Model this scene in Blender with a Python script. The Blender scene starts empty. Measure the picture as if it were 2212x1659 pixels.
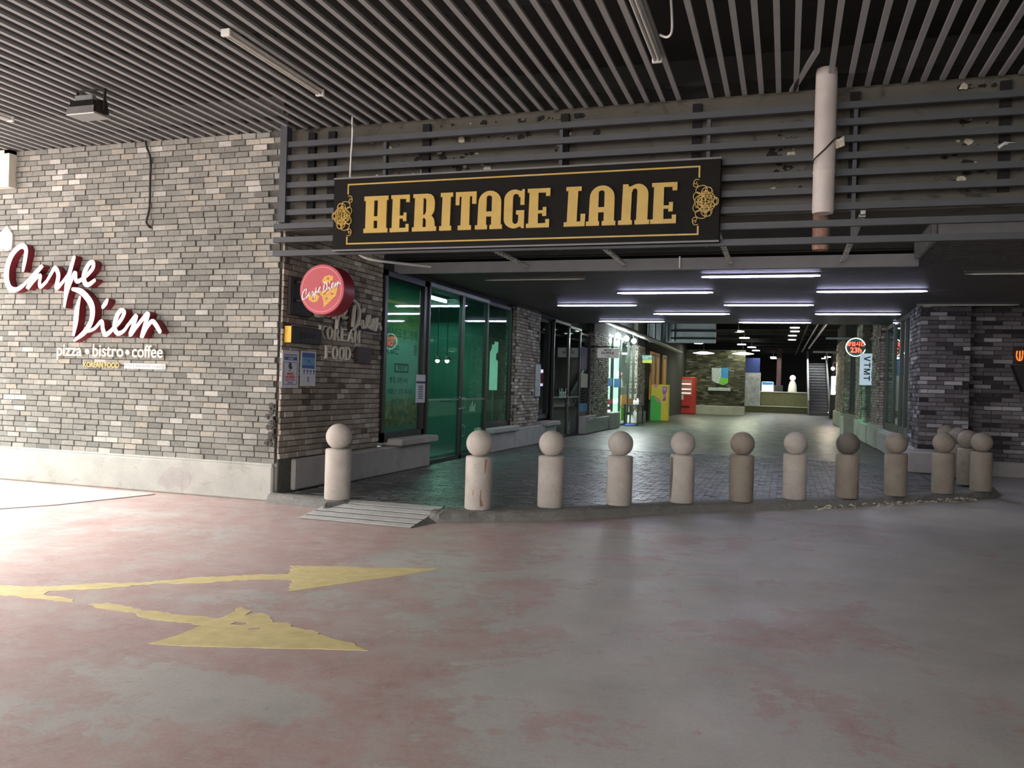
import bpy, bmesh, math, random
from mathutils import Vector, Matrix
from mathutils.geometry import tessellate_polygon
random.seed(7)
S = bpy.context.scene
COL = S.collection
PI = math.pi

# ------------------------------------------------------------------ camera
EYE = 1.65
def make_camera():
    f, yaw, pit, rol = 1809.0, math.radians(18.14), math.radians(.033), math.radians(1.675)
    R = Vector((math.cos(yaw), math.sin(yaw), 0)); F0 = Vector((-math.sin(yaw), math.cos(yaw), 0)); Z = Vector((0, 0, 1))
    F = F0*math.cos(pit)+Z*math.sin(pit); U = -F0*math.sin(pit)+Z*math.cos(pit)
    R2 = R*math.cos(rol)+U*math.sin(rol); U2 = U*math.cos(rol)-R*math.sin(rol)
    cd = bpy.data.cameras.new('camera'); cd.sensor_width = 36; cd.sensor_fit = 'HORIZONTAL'
    cd.lens = f/2212*36; cd.clip_start = .05; cd.clip_end = 300
    c = bpy.data.objects.new('camera', cd); COL.objects.link(c)
    m = Matrix((R2, U2, -F)).transposed().to_4x4(); m.translation = (0, 0, EYE)
    c.matrix_world = m; S.camera = c
    return F
CAM_F = make_camera()

# ------------------------------------------------------------------ world, sun, exposure
w = bpy.data.worlds.new('sky'); S.world = w; w.use_nodes = True
bg = w.node_tree.nodes['Background']; bg.inputs[0].default_value = (1, .965, .925, 1); bg.inputs[1].default_value = 2.0
sd = bpy.data.lights.new('sun', 'SUN'); sd.energy = 4.6; sd.angle = math.radians(34); sd.color = (1, .97, .92)
so = bpy.data.objects.new('sun', sd); COL.objects.link(so)
so.rotation_euler = Vector((1, -.2, -.95)).to_track_quat('-Z', 'Y').to_euler(); so.location = (-20, 5, 20)
S.view_settings.view_transform = 'Standard'; S.view_settings.look = 'None'
S.view_settings.gamma = 1; S.view_settings.use_curve_mapping = False
S.view_settings.exposure = 1.85
S.cycles.use_denoising = True
S.cycles.max_bounces = 7; S.cycles.diffuse_bounces = 4; S.cycles.glossy_bounces = 3; S.cycles.transparent_max_bounces = 12
S.cycles.sample_clamp_indirect = 6
def area(name, loc, rot, sx, sy, power, color):
    d = bpy.data.lights.new(name, 'AREA'); d.shape = 'RECTANGLE'; d.size = sx; d.size_y = sy; d.energy = power; d.color = color
    o = bpy.data.objects.new(name, d); COL.objects.link(o); o.location = loc; o.rotation_euler = rot; return o
def point(name, loc, power, color, r=.06):
    d = bpy.data.lights.new(name, 'POINT'); d.energy = power; d.color = color; d.shadow_soft_size = r
    o = bpy.data.objects.new(name, d); COL.objects.link(o); o.location = loc; return o

# ------------------------------------------------------------------ materials
MATS = {}
def new_mat(name):
    m = bpy.data.materials.new(name); m.use_nodes = True; MATS[name] = m
    return m, m.node_tree, m.node_tree.nodes['Principled BSDF']
def L(nt, a, b): nt.links.new(a, b)
def N(nt, t, **k):
    n = nt.nodes.new(t)
    for a, b in k.items():
        if a.startswith('i_'):
            n.inputs[a[2:].replace('_', ' ')].default_value = b
        else: setattr(n, a, b)
    return n
def ramp(nt, fac, stops):
    r = N(nt, 'ShaderNodeValToRGB'); e = r.color_ramp.elements
    while len(e) < len(stops): e.new(.5)
    for q, (p, c) in zip(e, stops): q.position = p; q.color = (*c, 1)
    L(nt, fac, r.inputs[0]); return r.outputs[0]
def mix(nt, fac, a, b, mode='MIX'):
    n = N(nt, 'ShaderNodeMix', data_type='RGBA', blend_type=mode)
    for s, v in ((n.inputs[0], fac), (n.inputs[6], a), (n.inputs[7], b)):
        if hasattr(v, 'is_linked'): L(nt, v, s)
        elif isinstance(v, (int, float)): s.default_value = v
        else: s.default_value = (*v, 1)
    return n.outputs[2]
def noise(nt, scale, detail=4, vec=None, rough=.55, dist=0):
    n = N(nt, 'ShaderNodeTexNoise'); n.inputs['Scale'].default_value = scale; n.inputs['Detail'].default_value = detail
    n.inputs['Roughness'].default_value = rough; n.inputs['Distortion'].default_value = dist
    if vec is not None: L(nt, vec, n.inputs['Vector'])
    return n.outputs['Fac']
def wpos(nt): return N(nt, 'ShaderNodeNewGeometry').outputs['Position']
def bump(nt, b, h, strength=.3, dist=.01):
    n = N(nt, 'ShaderNodeBump'); n.inputs['Strength'].default_value = strength; n.inputs['Distance'].default_value = dist
    L(nt, h, n.inputs['Height']); L(nt, n.outputs[0], b.inputs['Normal'])
def plain(name, col, rough=.6, metal=0, var=.12, scale=6, spec=.5, bmp=0):
    m, nt, b = new_mat(name)
    b.inputs['Roughness'].default_value = rough; b.inputs['Metallic'].default_value = metal
    b.inputs['Specular IOR Level'].default_value = spec
    n = noise(nt, scale, 5, wpos(nt))
    lo = tuple(c*(1-var) for c in col); hi = tuple(min(1, c*(1+var)) for c in col)
    L(nt, ramp(nt, n, [(.3, lo), (.7, hi)]), b.inputs['Base Color'])
    if bmp: bump(nt, b, n, bmp)
    return m
def emit(name, col, strength):
    m, nt, b = new_mat(name)
    b.inputs['Base Color'].default_value = (*col, 1)
    b.inputs['Emission Color'].default_value = (*col, 1); b.inputs['Emission Strength'].default_value = strength
    n = noise(nt, 3, 2, wpos(nt)); L(nt, ramp(nt, n, [(0, tuple(c*.92 for c in col)), (1, col)]), b.inputs['Emission Color'])
    return m
def glass(name, tint, rough=.02, ior=1.5, dirt=.0):
    m, nt, b = new_mat(name); nt.nodes.remove(b)
    out = nt.nodes['Material Output']
    t = N(nt, 'ShaderNodeBsdfTransparent'); t.inputs[0].default_value = (*tint, 1)
    g = N(nt, 'ShaderNodeBsdfGlossy'); g.inputs['Roughness'].default_value = rough
    lw = N(nt, 'ShaderNodeLayerWeight'); lw.inputs[0].default_value = .5
    pw = N(nt, 'ShaderNodeMath', operation='POWER'); L(nt, lw.outputs['Facing'], pw.inputs[0]); pw.inputs[1].default_value = 5
    f = N(nt, 'ShaderNodeMath', operation='MULTIPLY_ADD'); L(nt, pw.outputs[0], f.inputs[0]); f.inputs[1].default_value = .75; f.inputs[2].default_value = .03
    mx = N(nt, 'ShaderNodeMixShader'); L(nt, f.outputs[0], mx.inputs[0]); L(nt, t.outputs[0], mx.inputs[1]); L(nt, g.outputs[0], mx.inputs[2])
    L(nt, mx.outputs[0], out.inputs[0]); return m
def brick_mat(name, stops, pale=.5):
    m, nt, b = new_mat(name)
    oi = N(nt, 'ShaderNodeObjectInfo'); ge = N(nt, 'ShaderNodeNewGeometry')
    ad = N(nt, 'ShaderNodeMath', operation='ADD'); L(nt, oi.outputs['Random'], ad.inputs[0]); L(nt, ge.outputs['Random Per Island'], ad.inputs[1])
    fr = N(nt, 'ShaderNodeMath', operation='FRACT'); L(nt, ad.outputs[0], fr.inputs[0])
    c = ramp(nt, fr.outputs[0], stops)
    n1 = noise(nt, 1.1, 3, ge.outputs['Position'])
    c = mix(nt, ramp(nt, n1, [(.35, (0, 0, 0)), (.65, (.55, .55, .55))]), c, tuple(x*.8 for x in stops[1][1]))
    n2 = noise(nt, 38, 6, ge.outputs['Position'], .7)
    c = mix(nt, .45, c, ramp(nt, n2, [(.3, (.3, .3, .3)), (.7, (.75, .75, .74))]), 'OVERLAY')
    n3 = noise(nt, 11, 5, ge.outputs['Position'], .65, .6)
    c = mix(nt, ramp(nt, n3, [(.6, (0, 0, 0)), (.72, (pale, pale, pale))]), c, (.62, .61, .57))
    L(nt, c, b.inputs['Base Color']); b.inputs['Roughness'].default_value = .88; b.inputs['Specular IOR Level'].default_value = .25
    bump(nt, b, n2, .5, .006); return m
GB = [(0, (.15, .15, .14)), (.1, (.215, .215, .195)), (.45, (.27, .268, .242)), (.8, (.33, .322, .295)), (.9, (.38, .345, .285)), (.97, (.50, .49, .46))]
brick_mat('brick_grey', GB, .22)
brick_mat('brick_dim', [(0, (.07, .055, .045)), (.1, (.27, .225, .185)), (.5, (.37, .32, .27)), (.8, (.43, .38, .33)), (.9, (.56, .51, .47)), (1, (.66, .62, .58))], .35)
brick_mat('brick_shaded_mauve', [(0, (.025, .02, .024)), (.14, (.07, .06, .068)), (.22, (.14, .125, .135)), (.55, (.185, .17, .182)), (.8, (.225, .21, .225)), (.88, (.42, .40, .42)), (1, (.6, .58, .6))], .25)  # dark purple cast of the light on the right, painted into the brick
brick_mat('brick_olive', [(0, (.02, .02, .012)), (.14, (.06, .06, .04)), (.55, (.10, .098, .065)), (.8, (.13, .125, .09)), (.9, (.2, .18, .14)), (1, (.32, .3, .26))], .1)
plain('mortar', (.10, .095, .085), .95, var=.25, scale=20)
plain('mortar_dark', (.07, .065, .06), .95, var=.3, scale=14)

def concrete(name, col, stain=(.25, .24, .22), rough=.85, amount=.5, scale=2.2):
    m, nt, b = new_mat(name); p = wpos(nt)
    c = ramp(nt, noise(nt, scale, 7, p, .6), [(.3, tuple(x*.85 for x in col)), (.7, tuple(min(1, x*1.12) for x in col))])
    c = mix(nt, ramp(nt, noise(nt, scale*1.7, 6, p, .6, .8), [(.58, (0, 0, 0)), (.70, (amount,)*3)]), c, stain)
    n = noise(nt, 60, 5, p, .7); c = mix(nt, .3, c, ramp(nt, n, [(.3, (.35,)*3), (.7, (.65,)*3)]), 'OVERLAY')
    L(nt, c, b.inputs['Base Color']); b.inputs['Roughness'].default_value = rough; b.inputs['Specular IOR Level'].default_value = .3
    bump(nt, b, n, .35, .006); return m
concrete('concrete_plinth', (.43, .43, .395))
concrete('concrete_sill', (.40, .38, .36), amount=.35)
concrete('concrete_kerb', (.20, .195, .185), (.36, .345, .31), amount=.5, scale=5)
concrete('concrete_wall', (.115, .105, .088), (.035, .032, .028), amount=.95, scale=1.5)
concrete('stone_bollard', (.49, .445, .40), (.34, .29, .24), .75, .45, 4.5)
concrete('stone_bollard_brown', (.30, .255, .215), (.2, .17, .14), .75, .6, 4.5)
concrete('apron', (.5, .49, .47), (.6, .58, .56), .8)
concrete('ramp_metal', (.50, .50, .49), (.36, .36, .35), .6, .4, 6)
concrete('far_concrete', (.42, .43, .36), amount=.3)

def floor_mat():
    m, nt, b = new_mat('street_floor'); p = wpos(nt)
    mp = N(nt, 'ShaderNodeMapping'); mp.inputs['Scale'].default_value = (1, 1.0, 1); mp.inputs['Rotation'].default_value = (0, 0, .5); L(nt, p, mp.inputs[0])
    grey = ramp(nt, noise(nt, 1.6, 8, p, .62), [(.3, (.40, .385, .365)), (.7, (.54, .52, .495))])
    red = ramp(nt, noise(nt, 2.4, 8, p, .65), [(.3, (.40, .26, .245)), (.7, (.51, .37, .35))])
    big = noise(nt, .62, 9, mp.outputs[0], .62, .5)
    sx = N(nt, 'ShaderNodeSeparateXYZ'); L(nt, p, sx.inputs[0])
    mr = N(nt, 'ShaderNodeMapRange'); mr.inputs['From Min'].default_value = -5; mr.inputs['From Max'].default_value = 3
    mr.inputs['To Min'].default_value = .12; mr.inputs['To Max'].default_value = -.15; L(nt, sx.outputs[0], mr.inputs[0])
    brk = N(nt, 'ShaderNodeMath', operation='MULTIPLY_ADD'); L(nt, noise(nt, 7, 10, p, .72, .4), brk.inputs[0]); brk.inputs[1].default_value = .42; brk.inputs[2].default_value = -.21
    b2 = N(nt, 'ShaderNodeMath', operation='ADD'); L(nt, big, b2.inputs[0]); L(nt, brk.outputs[0], b2.inputs[1])
    ad = N(nt, 'ShaderNodeMath', operation='ADD'); L(nt, b2.outputs[0], ad.inputs[0]); L(nt, mr.outputs[0], ad.inputs[1])
    c = mix(nt, ramp(nt, ad.outputs[0], [(.485, (0, 0, 0)), (.515, (.7, .7, .7)), (.62, (1, 1, 1))]), grey, red)
    # worn pale film over the paint
    c = mix(nt, ramp(nt, noise(nt, 3.1, 9, p, .7, .3), [(.47, (0, 0, 0)), (.62, (.62, .62, .62))]), c, (.50, .46, .44))
    mp2 = N(nt, 'ShaderNodeMapping'); mp2.inputs['Scale'].default_value = (3, 26, 1); mp2.inputs['Rotation'].default_value = (0, 0, -.35); L(nt, p, mp2.inputs[0])
    sc = noise(nt, 1.5, 8, mp2.outputs[0], .72, .4)
    c = mix(nt, ramp(nt, sc, [(.6, (0, 0, 0)), (.7, (.4, .4, .4))]), c, (.52, .5, .48))
    c = mix(nt, ramp(nt, sc, [(.30, (.4, .4, .4)), (.40, (0, 0, 0))]), c, (.22, .18, .175))
    c = mix(nt, ramp(nt, noise(nt, 15, 10, p, .75, .5), [(.5, (0, 0, 0)), (.66, (.5, .5, .5))]), c, (.50, .465, .445))
    mp3 = N(nt, 'ShaderNodeMapping'); mp3.inputs['Scale'].default_value = (4, 60, 1); mp3.inputs['Rotation'].default_value = (0, 0, .55); L(nt, p, mp3.inputs[0])
    c = mix(nt, ramp(nt, noise(nt, 1.2, 6, mp3.outputs[0], .7, .8), [(.63, (0, 0, 0)), (.69, (.45, .45, .45))]), c, (.62, .59, .57))
    c = mix(nt, ramp(nt, noise(nt, 9, 8, p, .7), [(.30, (.5, .5, .5)), (.38, (0, 0, 0))]), c, (.26, .20, .19))
    fine = noise(nt, 45, 6, p, .75)
    c = mix(nt, .35, c, ramp(nt, fine, [(.3, (.35,)*3), (.7, (.65,)*3)]), 'OVERLAY')
    L(nt, c, b.inputs['Base Color'])
    L(nt, ramp(nt, noise(nt, 1.3, 5, p), [(.3, (.42,)*3), (.7, (.62,)*3)]), b.inputs['Roughness'])
    b.inputs['Specular IOR Level'].default_value = .35
    bump(nt, b, fine, .25, .004); return m
floor_mat()
def paver_mat(name, islands):
    m, nt, b = new_mat(name); p = wpos(nt)
    oi = N(nt, 'ShaderNodeObjectInfo'); ge = N(nt, 'ShaderNodeNewGeometry')
    if islands:
        ad = N(nt, 'ShaderNodeMath', operation='ADD'); L(nt, oi.outputs['Random'], ad.inputs[0]); L(nt, ge.outputs['Random Per Island'], ad.inputs[1])
        fr = N(nt, 'ShaderNodeMath', operation='FRACT'); L(nt, ad.outputs[0], fr.inputs[0])
        c = ramp(nt, fr.outputs[0], [(0, (.06, .062, .064)), (.5, (.085, .087, .087)), (1, (.115, .115, .112))])
        h = noise(nt, 30, 4, p)
    else:
        bt = N(nt, 'ShaderNodeTexBrick'); L(nt, p, bt.inputs['Vector']); bt.inputs['Scale'].default_value = 5
        bt.inputs['Color1'].default_value = (.055, .057, .053, 1); bt.inputs['Color2'].default_value = (.085, .087, .08, 1); bt.inputs['Mortar'].default_value = (.05, .05, .045, 1)
        bt.inputs['Mortar Size'].default_value = .018; bt.inputs['Row Height'].default_value = .5; bt.inputs['Brick Width'].default_value = 1
        c = bt.outputs[0]; h = bt.outputs['Fac']
    c = mix(nt, ramp(nt, noise(nt, .9, 5, p), [(.4, (0, 0, 0)), (.7, (.5, .5, .5))]), c, (.12, .118, .11))
    L(nt, c, b.inputs['Base Color'])
    L(nt, ramp(nt, noise(nt, 2.5, 4, p), [(.3, (.34,)*3), (.7, (.5,)*3)]), b.inputs['Roughness'])
    b.inputs['Specular IOR Level'].default_value = .6
    bump(nt, b, h, .3 if islands else -.4, .004); return m
paver_mat('paver', True); paver_mat('paver_far', False)

plain('slat_grey', (.30, .305, .31), .5, var=.06)
plain('slat_screen', (.06, .064, .073), .5, var=.1)
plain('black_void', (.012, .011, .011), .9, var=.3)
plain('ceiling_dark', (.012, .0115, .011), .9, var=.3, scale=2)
plain('lane_slat', (.075, .072, .073), .5, var=.08)
plain('fascia', (.16, .157, .165), .5, var=.08)
plain('frame_black', (.018, .018, .02), .35, var=.1)
plain('frame_grey', (.25, .26, .26), .4, .3, var=.1)
plain('steel', (.5, .5, .5), .3, .8, var=.1)
plain('galvanised', (.42, .42, .4), .45, .5, var=.3, scale=30)
plain('white_plastic', (.72, .71, .68), .5, var=.08)
plain('tube_off', (.62, .62, .58), .3, var=.1)
plain('pipe_paint', (.56, .50, .47), .6, var=.12, scale=3)
plain('pipe_rust', (.3, .17, .12), .8, var=.4, scale=14)
plain('sign_black', (.010, .009, .008), .7, var=.15, spec=.15)
plain('gold', (.52, .345, .075), .45, var=.08)
plain('white_face', (.66, .65, .635), .5, var=.03)
plain('sign_red', (.20, .012, .022), .5, var=.1)
plain('letter_cream', (.72, .67, .58), .55, var=.05)
plain('letter_gold', (.62, .45, .18), .5, var=.1)
plain('disc_red', (.46, .075, .095), .45, var=.05)
plain('disc_side', (.36, .022, .04), .4, var=.06)
plain('disc_ring', (.66, .24, .27), .45, var=.05)
plain('pizza', (.62, .36, .07), .6, var=.3, scale=40)
plain('black_matte', (.02, .017, .016), .6, var=.2)
plain('plaque_brown', (.045, .018, .016), .6, var=.2)
plain('backing_maroon', (.05, .02, .022), .6, var=.2)
plain('yellow_edge', (.78, .47, .04), .45, var=.05)
plain('paper', (.72, .72, .76), .7, var=.03)
plain('print_blue', (.05, .13, .42), .6, var=.05)
plain('print_sky', (.15, .36, .58), .6, var=.12, scale=20)
plain('print_red', (.6, .07, .09), .6, var=.05)
plain('print_dark', (.05, .05, .07), .6, var=.1)
plain('paint_yellow', (.66, .55, .27), .65, var=.12, scale=9)
plain('teal_wall', (.06, .155, .13), .7, var=.15, scale=1.5)
plain('shop_dark', (.02, .03, .03), .8, var=.3)
plain('shop_floor', (.08, .09, .09), .4, var=.2)
plain('pale_green', (.5, .72, .55), .6, var=.06)
plain('shop_white', (.75, .8, .78), .6, var=.06)
plain('kiosk_yellow', (.75, .62, .03), .5, var=.04)
plain('kiosk_green', (.06, .55, .07), .5, var=.04)
plain('kiosk_purple', (.42, .05, .40), .5, var=.05)
plain('kiosk_pink', (.75, .25, .35), .5, var=.05)
plain('orange_board', (.70, .33, .05), .55, var=.08)
plain('vend_red', (.50, .04, .025), .4, var=.08)
plain('vend_pink', (.5, .2, .17), .4, var=.2, scale=20)
plain('shield_blue', (.04, .25, .55), .5, var=.1)
plain('shield_grey', (.45, .5, .52), .5, var=.3, scale=8)
plain('shield_green', (.16, .5, .05), .5, var=.1)
plain('pillar_blue', (.03, .05, .22), .5, var=.1)
plain('stone_grey', (.46, .47, .48), .7, var=.3, scale=3)
plain('counter_olive', (.12, .115, .05), .6, var=.15)
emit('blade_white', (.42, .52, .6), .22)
plain('letter_navy', (.02, .04, .09), .5, var=.1)
plain('mat_blue', (.10, .14, .6), .8, var=.1)
plain('leaf', (.04, .12, .035), .6, var=.3, scale=20)
plain('escalator_step', (.10, .10, .11), .4, .4, var=.2)
plain('sign_teal', (.12, .45, .38), .5, var=.05)
plain('sign_lime', (.62, .70, .05), .5, var=.05)
plain('mezz_grey', (.30, .34, .37), .6, var=.15, scale=2)
plain('rubble', (.5, .46, .36), .9, var=.4, scale=40)
plain('dark_plate', (.03, .035, .035), .6, var=.1)
plain('film_dark', (.03, .10, .085), .6, var=.1)
emit('tube_lit', (.66, .66, 1.0), 9)
emit('lamp_white', (.95, 1.0, .97), 9)
emit('lamp_warm', (1, .86, .66), 14)
emit('disc_lamp', (.95, 1, .92), 3.2)
emit('pale_lamp', (.85, .92, .8), .6)
emit('hanging_added_glow', (.5, .5, .47), .1)  # slight glow added to brighten the projecting sign's face
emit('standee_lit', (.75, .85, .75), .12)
emit('neon_red', (1, .07, .04), 1.4)
emit('neon_white', (.75, 1, .92), 1.0)
emit('neon_orange', (1, .28, .05), .25)
emit('screen_white', (.75, .92, 1.0), 1.6)
emit('glow_pink', (1, .35, .42), 1.6)
emit('shop_glow', (.75, .68, 1), 1.8)
glass('glass_green', (.48, .78, .70))
glass('glass_teal', (.55, .72, .71))
glass('glass_clear', (.88, .97, .94))
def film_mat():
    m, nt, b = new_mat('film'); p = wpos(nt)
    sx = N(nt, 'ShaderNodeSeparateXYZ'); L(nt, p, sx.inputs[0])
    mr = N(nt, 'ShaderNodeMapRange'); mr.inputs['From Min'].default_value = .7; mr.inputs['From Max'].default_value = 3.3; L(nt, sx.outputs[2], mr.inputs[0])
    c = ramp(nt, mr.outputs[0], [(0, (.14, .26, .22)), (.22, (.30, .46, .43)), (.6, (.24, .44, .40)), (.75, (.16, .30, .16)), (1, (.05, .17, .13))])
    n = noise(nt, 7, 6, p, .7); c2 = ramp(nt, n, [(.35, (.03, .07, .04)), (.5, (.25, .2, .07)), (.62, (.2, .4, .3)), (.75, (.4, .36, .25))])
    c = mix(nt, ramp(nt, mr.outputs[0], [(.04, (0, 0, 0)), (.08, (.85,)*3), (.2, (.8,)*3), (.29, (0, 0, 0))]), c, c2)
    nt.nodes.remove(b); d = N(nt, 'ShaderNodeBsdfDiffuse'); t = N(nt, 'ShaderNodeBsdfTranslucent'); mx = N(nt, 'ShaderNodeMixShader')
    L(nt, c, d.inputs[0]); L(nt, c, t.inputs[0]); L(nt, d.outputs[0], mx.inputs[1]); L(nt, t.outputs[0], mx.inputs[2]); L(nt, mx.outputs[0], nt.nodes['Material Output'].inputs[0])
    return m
film_mat()

# ------------------------------------------------------------------ mesh helpers
class MB:
    def __init__(s): s.v = []; s.f = []; s.mi = []; s.smooth = []
    def add(s, vs, fs, mi=0, smooth=False):
        o = len(s.v); s.v += [tuple(x) for x in vs]
        for f in fs: s.f.append(tuple(i+o for i in f)); s.mi.append(mi); s.smooth.append(smooth)
        return s
    def box(s, x0, x1, y0, y1, z0, z1, mi=0):
        vs = [(x, y, z) for z in (z0, z1) for y in (y0, y1) for x in (x0, x1)]
        return s.add(vs, [(0, 2, 3, 1), (4, 5, 7, 6), (0, 1, 5, 4), (2, 6, 7, 3), (0, 4, 6, 2), (1, 3, 7, 5)], mi)
    def cbox(s, x0, x1, y0, y1, z0, z1, c=.01, mi=0):
        """box with all edges chamfered"""
        cx, cy, cz = (x0+x1)/2, (y0+y1)/2, (z0+z1)/2; hx, hy, hz = abs(x1-x0)/2, abs(y1-y0)/2, abs(z1-z0)/2
        c = min(c, hx*.9, hy*.9, hz*.9); bm = bmesh.new(); bmesh.ops.create_cube(bm, size=2)
        for v in bm.verts: v.co = Vector((v.co.x*hx, v.co.y*hy, v.co.z*hz))
        bmesh.ops.bevel(bm, geom=bm.edges[:], offset=c, segments=1, affect='EDGES')
        bm.verts.index_update()
        s.add([(v.co.x+cx, v.co.y+cy, v.co.z+cz) for v in bm.verts], [tuple(v.index for v in f.verts) for f in bm.faces], mi); bm.free(); return s
    def lathe(s, x, y, prof, seg=32, mi=0, smooth=True):
        vs = []
        for r, z in prof:
            for k in range(seg):
                a = 2*PI*k/seg; vs.append((x+r*math.cos(a), y+r*math.sin(a), z))
        fs = [(i*seg+k, i*seg+(k+1) % seg, (i+1)*seg+(k+1) % seg, (i+1)*seg+k) for i in range(len(prof)-1) for k in range(seg)]
        s.add(vs, fs, mi, smooth)
        s.add(vs[:seg], [tuple(reversed(range(seg)))], mi); s.add(vs[-seg:], [tuple(range(seg))], mi); return s
    def tube(s, pts, r, seg=8, mi=0, cap=True):
        P = [Vector(p) for p in pts]; rs = r if isinstance(r, (list, tuple)) else [r]*len(P); vs = []
        up = Vector((0, 0, 1)); n = len(P)
        for i, p in enumerate(P):
            t = (P[min(i+1, n-1)]-P[max(i-1, 0)]).normalized()
            a = t.cross(up)
            if a.length < .05: a = t.cross(Vector((0, 1, 0)))
            a.normalize(); b = t.cross(a)
            for k in range(seg):
                q = 2*PI*k/seg; vs.append(tuple(p+(a*math.cos(q)+b*math.sin(q))*rs[i]))
        fs = [(i*seg+k, i*seg+(k+1) % seg, (i+1)*seg+(k+1) % seg, (i+1)*seg+k) for i in range(n-1) for k in range(seg)]
        s.add(vs, fs, mi, seg > 4)
        if cap: s.add(vs[:seg], [tuple(reversed(range(seg)))], mi); s.add(vs[-seg:], [tuple(range(seg))], mi)
        return s
    def sphere(s, x, y, z, r, seg=24, rings=14, mi=0, sz=1):
        prof = [(max(r*math.sin(PI*i/rings), .0005), z-r*sz*math.cos(PI*i/rings)) for i in range(rings+1)]
        return s.lathe(x, y, prof, seg, mi)
    def poly(s, outer, holes, fr, d0, d1, mi=0, side=None):
        """extruded 2-D polygon (with holes) in the frame fr=(origin,u,v,n); front at d1 along n, back at d0"""
        o, u, v, n = [Vector(q) for q in fr]; loops = [[Vector((p[0], p[1], 0)) for p in l] for l in [outer]+list(holes)]
        flat = [p for l in loops for p in l]; tri = tessellate_polygon(loops)
        F = [o+u*p.x+v*p.y+n*d1 for p in flat]; s.add(F, [tuple(t) for t in tri], mi)
        side = mi if side is None else side; i0 = 0
        for l in loops:
            k = len(l); A = [o+u*p.x+v*p.y+n*d1 for p in l]; B = [o+u*p.x+v*p.y+n*d0 for p in l]
            s.add(A+B, [(i, (i+1) % k, k+(i+1) % k, k+i) for i in range(k)], side)
        return s
    def quad(s, a, b, c, d, mi=0): return s.add([a, b, c, d], [(0, 1, 2, 3)], mi)
    def mesh(s, name, mats, off=(0, 0, 0)):
        me = bpy.data.meshes.new(name)
        me.from_pydata([(a-off[0], b-off[1], c-off[2]) for a, b, c in s.v], [], s.f)
        mats = [mats] if isinstance(mats, str) else mats
        for m in mats: me.materials.append(MATS[m])
        me.polygons.foreach_set('material_index', s.mi); me.polygons.foreach_set('use_smooth', s.smooth)
        me.update(); return me
WL = {}                                   # world location of every object that has children
def put(name, me, parent=None, loc=(0, 0, 0)):
    o = bpy.data.objects.new(name, me); COL.objects.link(o)
    if parent is not None:
        p = WL[parent.name]; o.parent = parent; o.location = (loc[0]-p[0], loc[1]-p[1], loc[2]-p[2])
    else: o.location = loc
    WL[o.name] = tuple(loc); return o
def obj(name, mb, mats, parent=None, label=None, cat=None, group=None, kind=None):
    xs = [v[0] for v in mb.v]; ys = [v[1] for v in mb.v]; zs = [v[2] for v in mb.v]
    loc = ((min(xs)+max(xs))/2, (min(ys)+max(ys))/2, min(zs))
    o = put(name, mb.mesh(name, mats, loc), parent, loc); tag(o, label, cat, group, kind); return o
def tag(o, label=None, cat=None, group=None, kind=None):
    for k, v in (('label', label), ('category', cat), ('group', group), ('kind', kind)):
        if v: o[k] = v
    return o
def thing(name, loc, label=None, cat=None, group=None, kind=None):
    o = put(name, None, None, loc); o.empty_display_size = .1; return tag(o, label, cat, group, kind)
def struct(name, mb, mats, parent=None): return obj(name, mb, mats, parent, kind='structure')
def cr(pts, sub=6, closed=False):
    """Catmull-Rom through tuples of any length"""
    n = len(pts); out = []
    g = (lambda i: pts[i % n]) if closed else (lambda i: pts[max(0, min(n-1, i))])
    for i in range(n if closed else n-1):
        a, b, c, d = g(i-1), g(i), g(i+1), g(i+2)
        for k in range(sub):
            t = k/sub
            out.append(tuple(.5*(2*q1+(q2-q0)*t+(2*q0-5*q1+4*q2-q3)*t*t+(3*q1-q0-3*q2+q3)*t**3) for q0, q1, q2, q3 in zip(a, b, c, d)))
    if not closed: out.append(tuple(pts[-1]))
    return out
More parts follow.
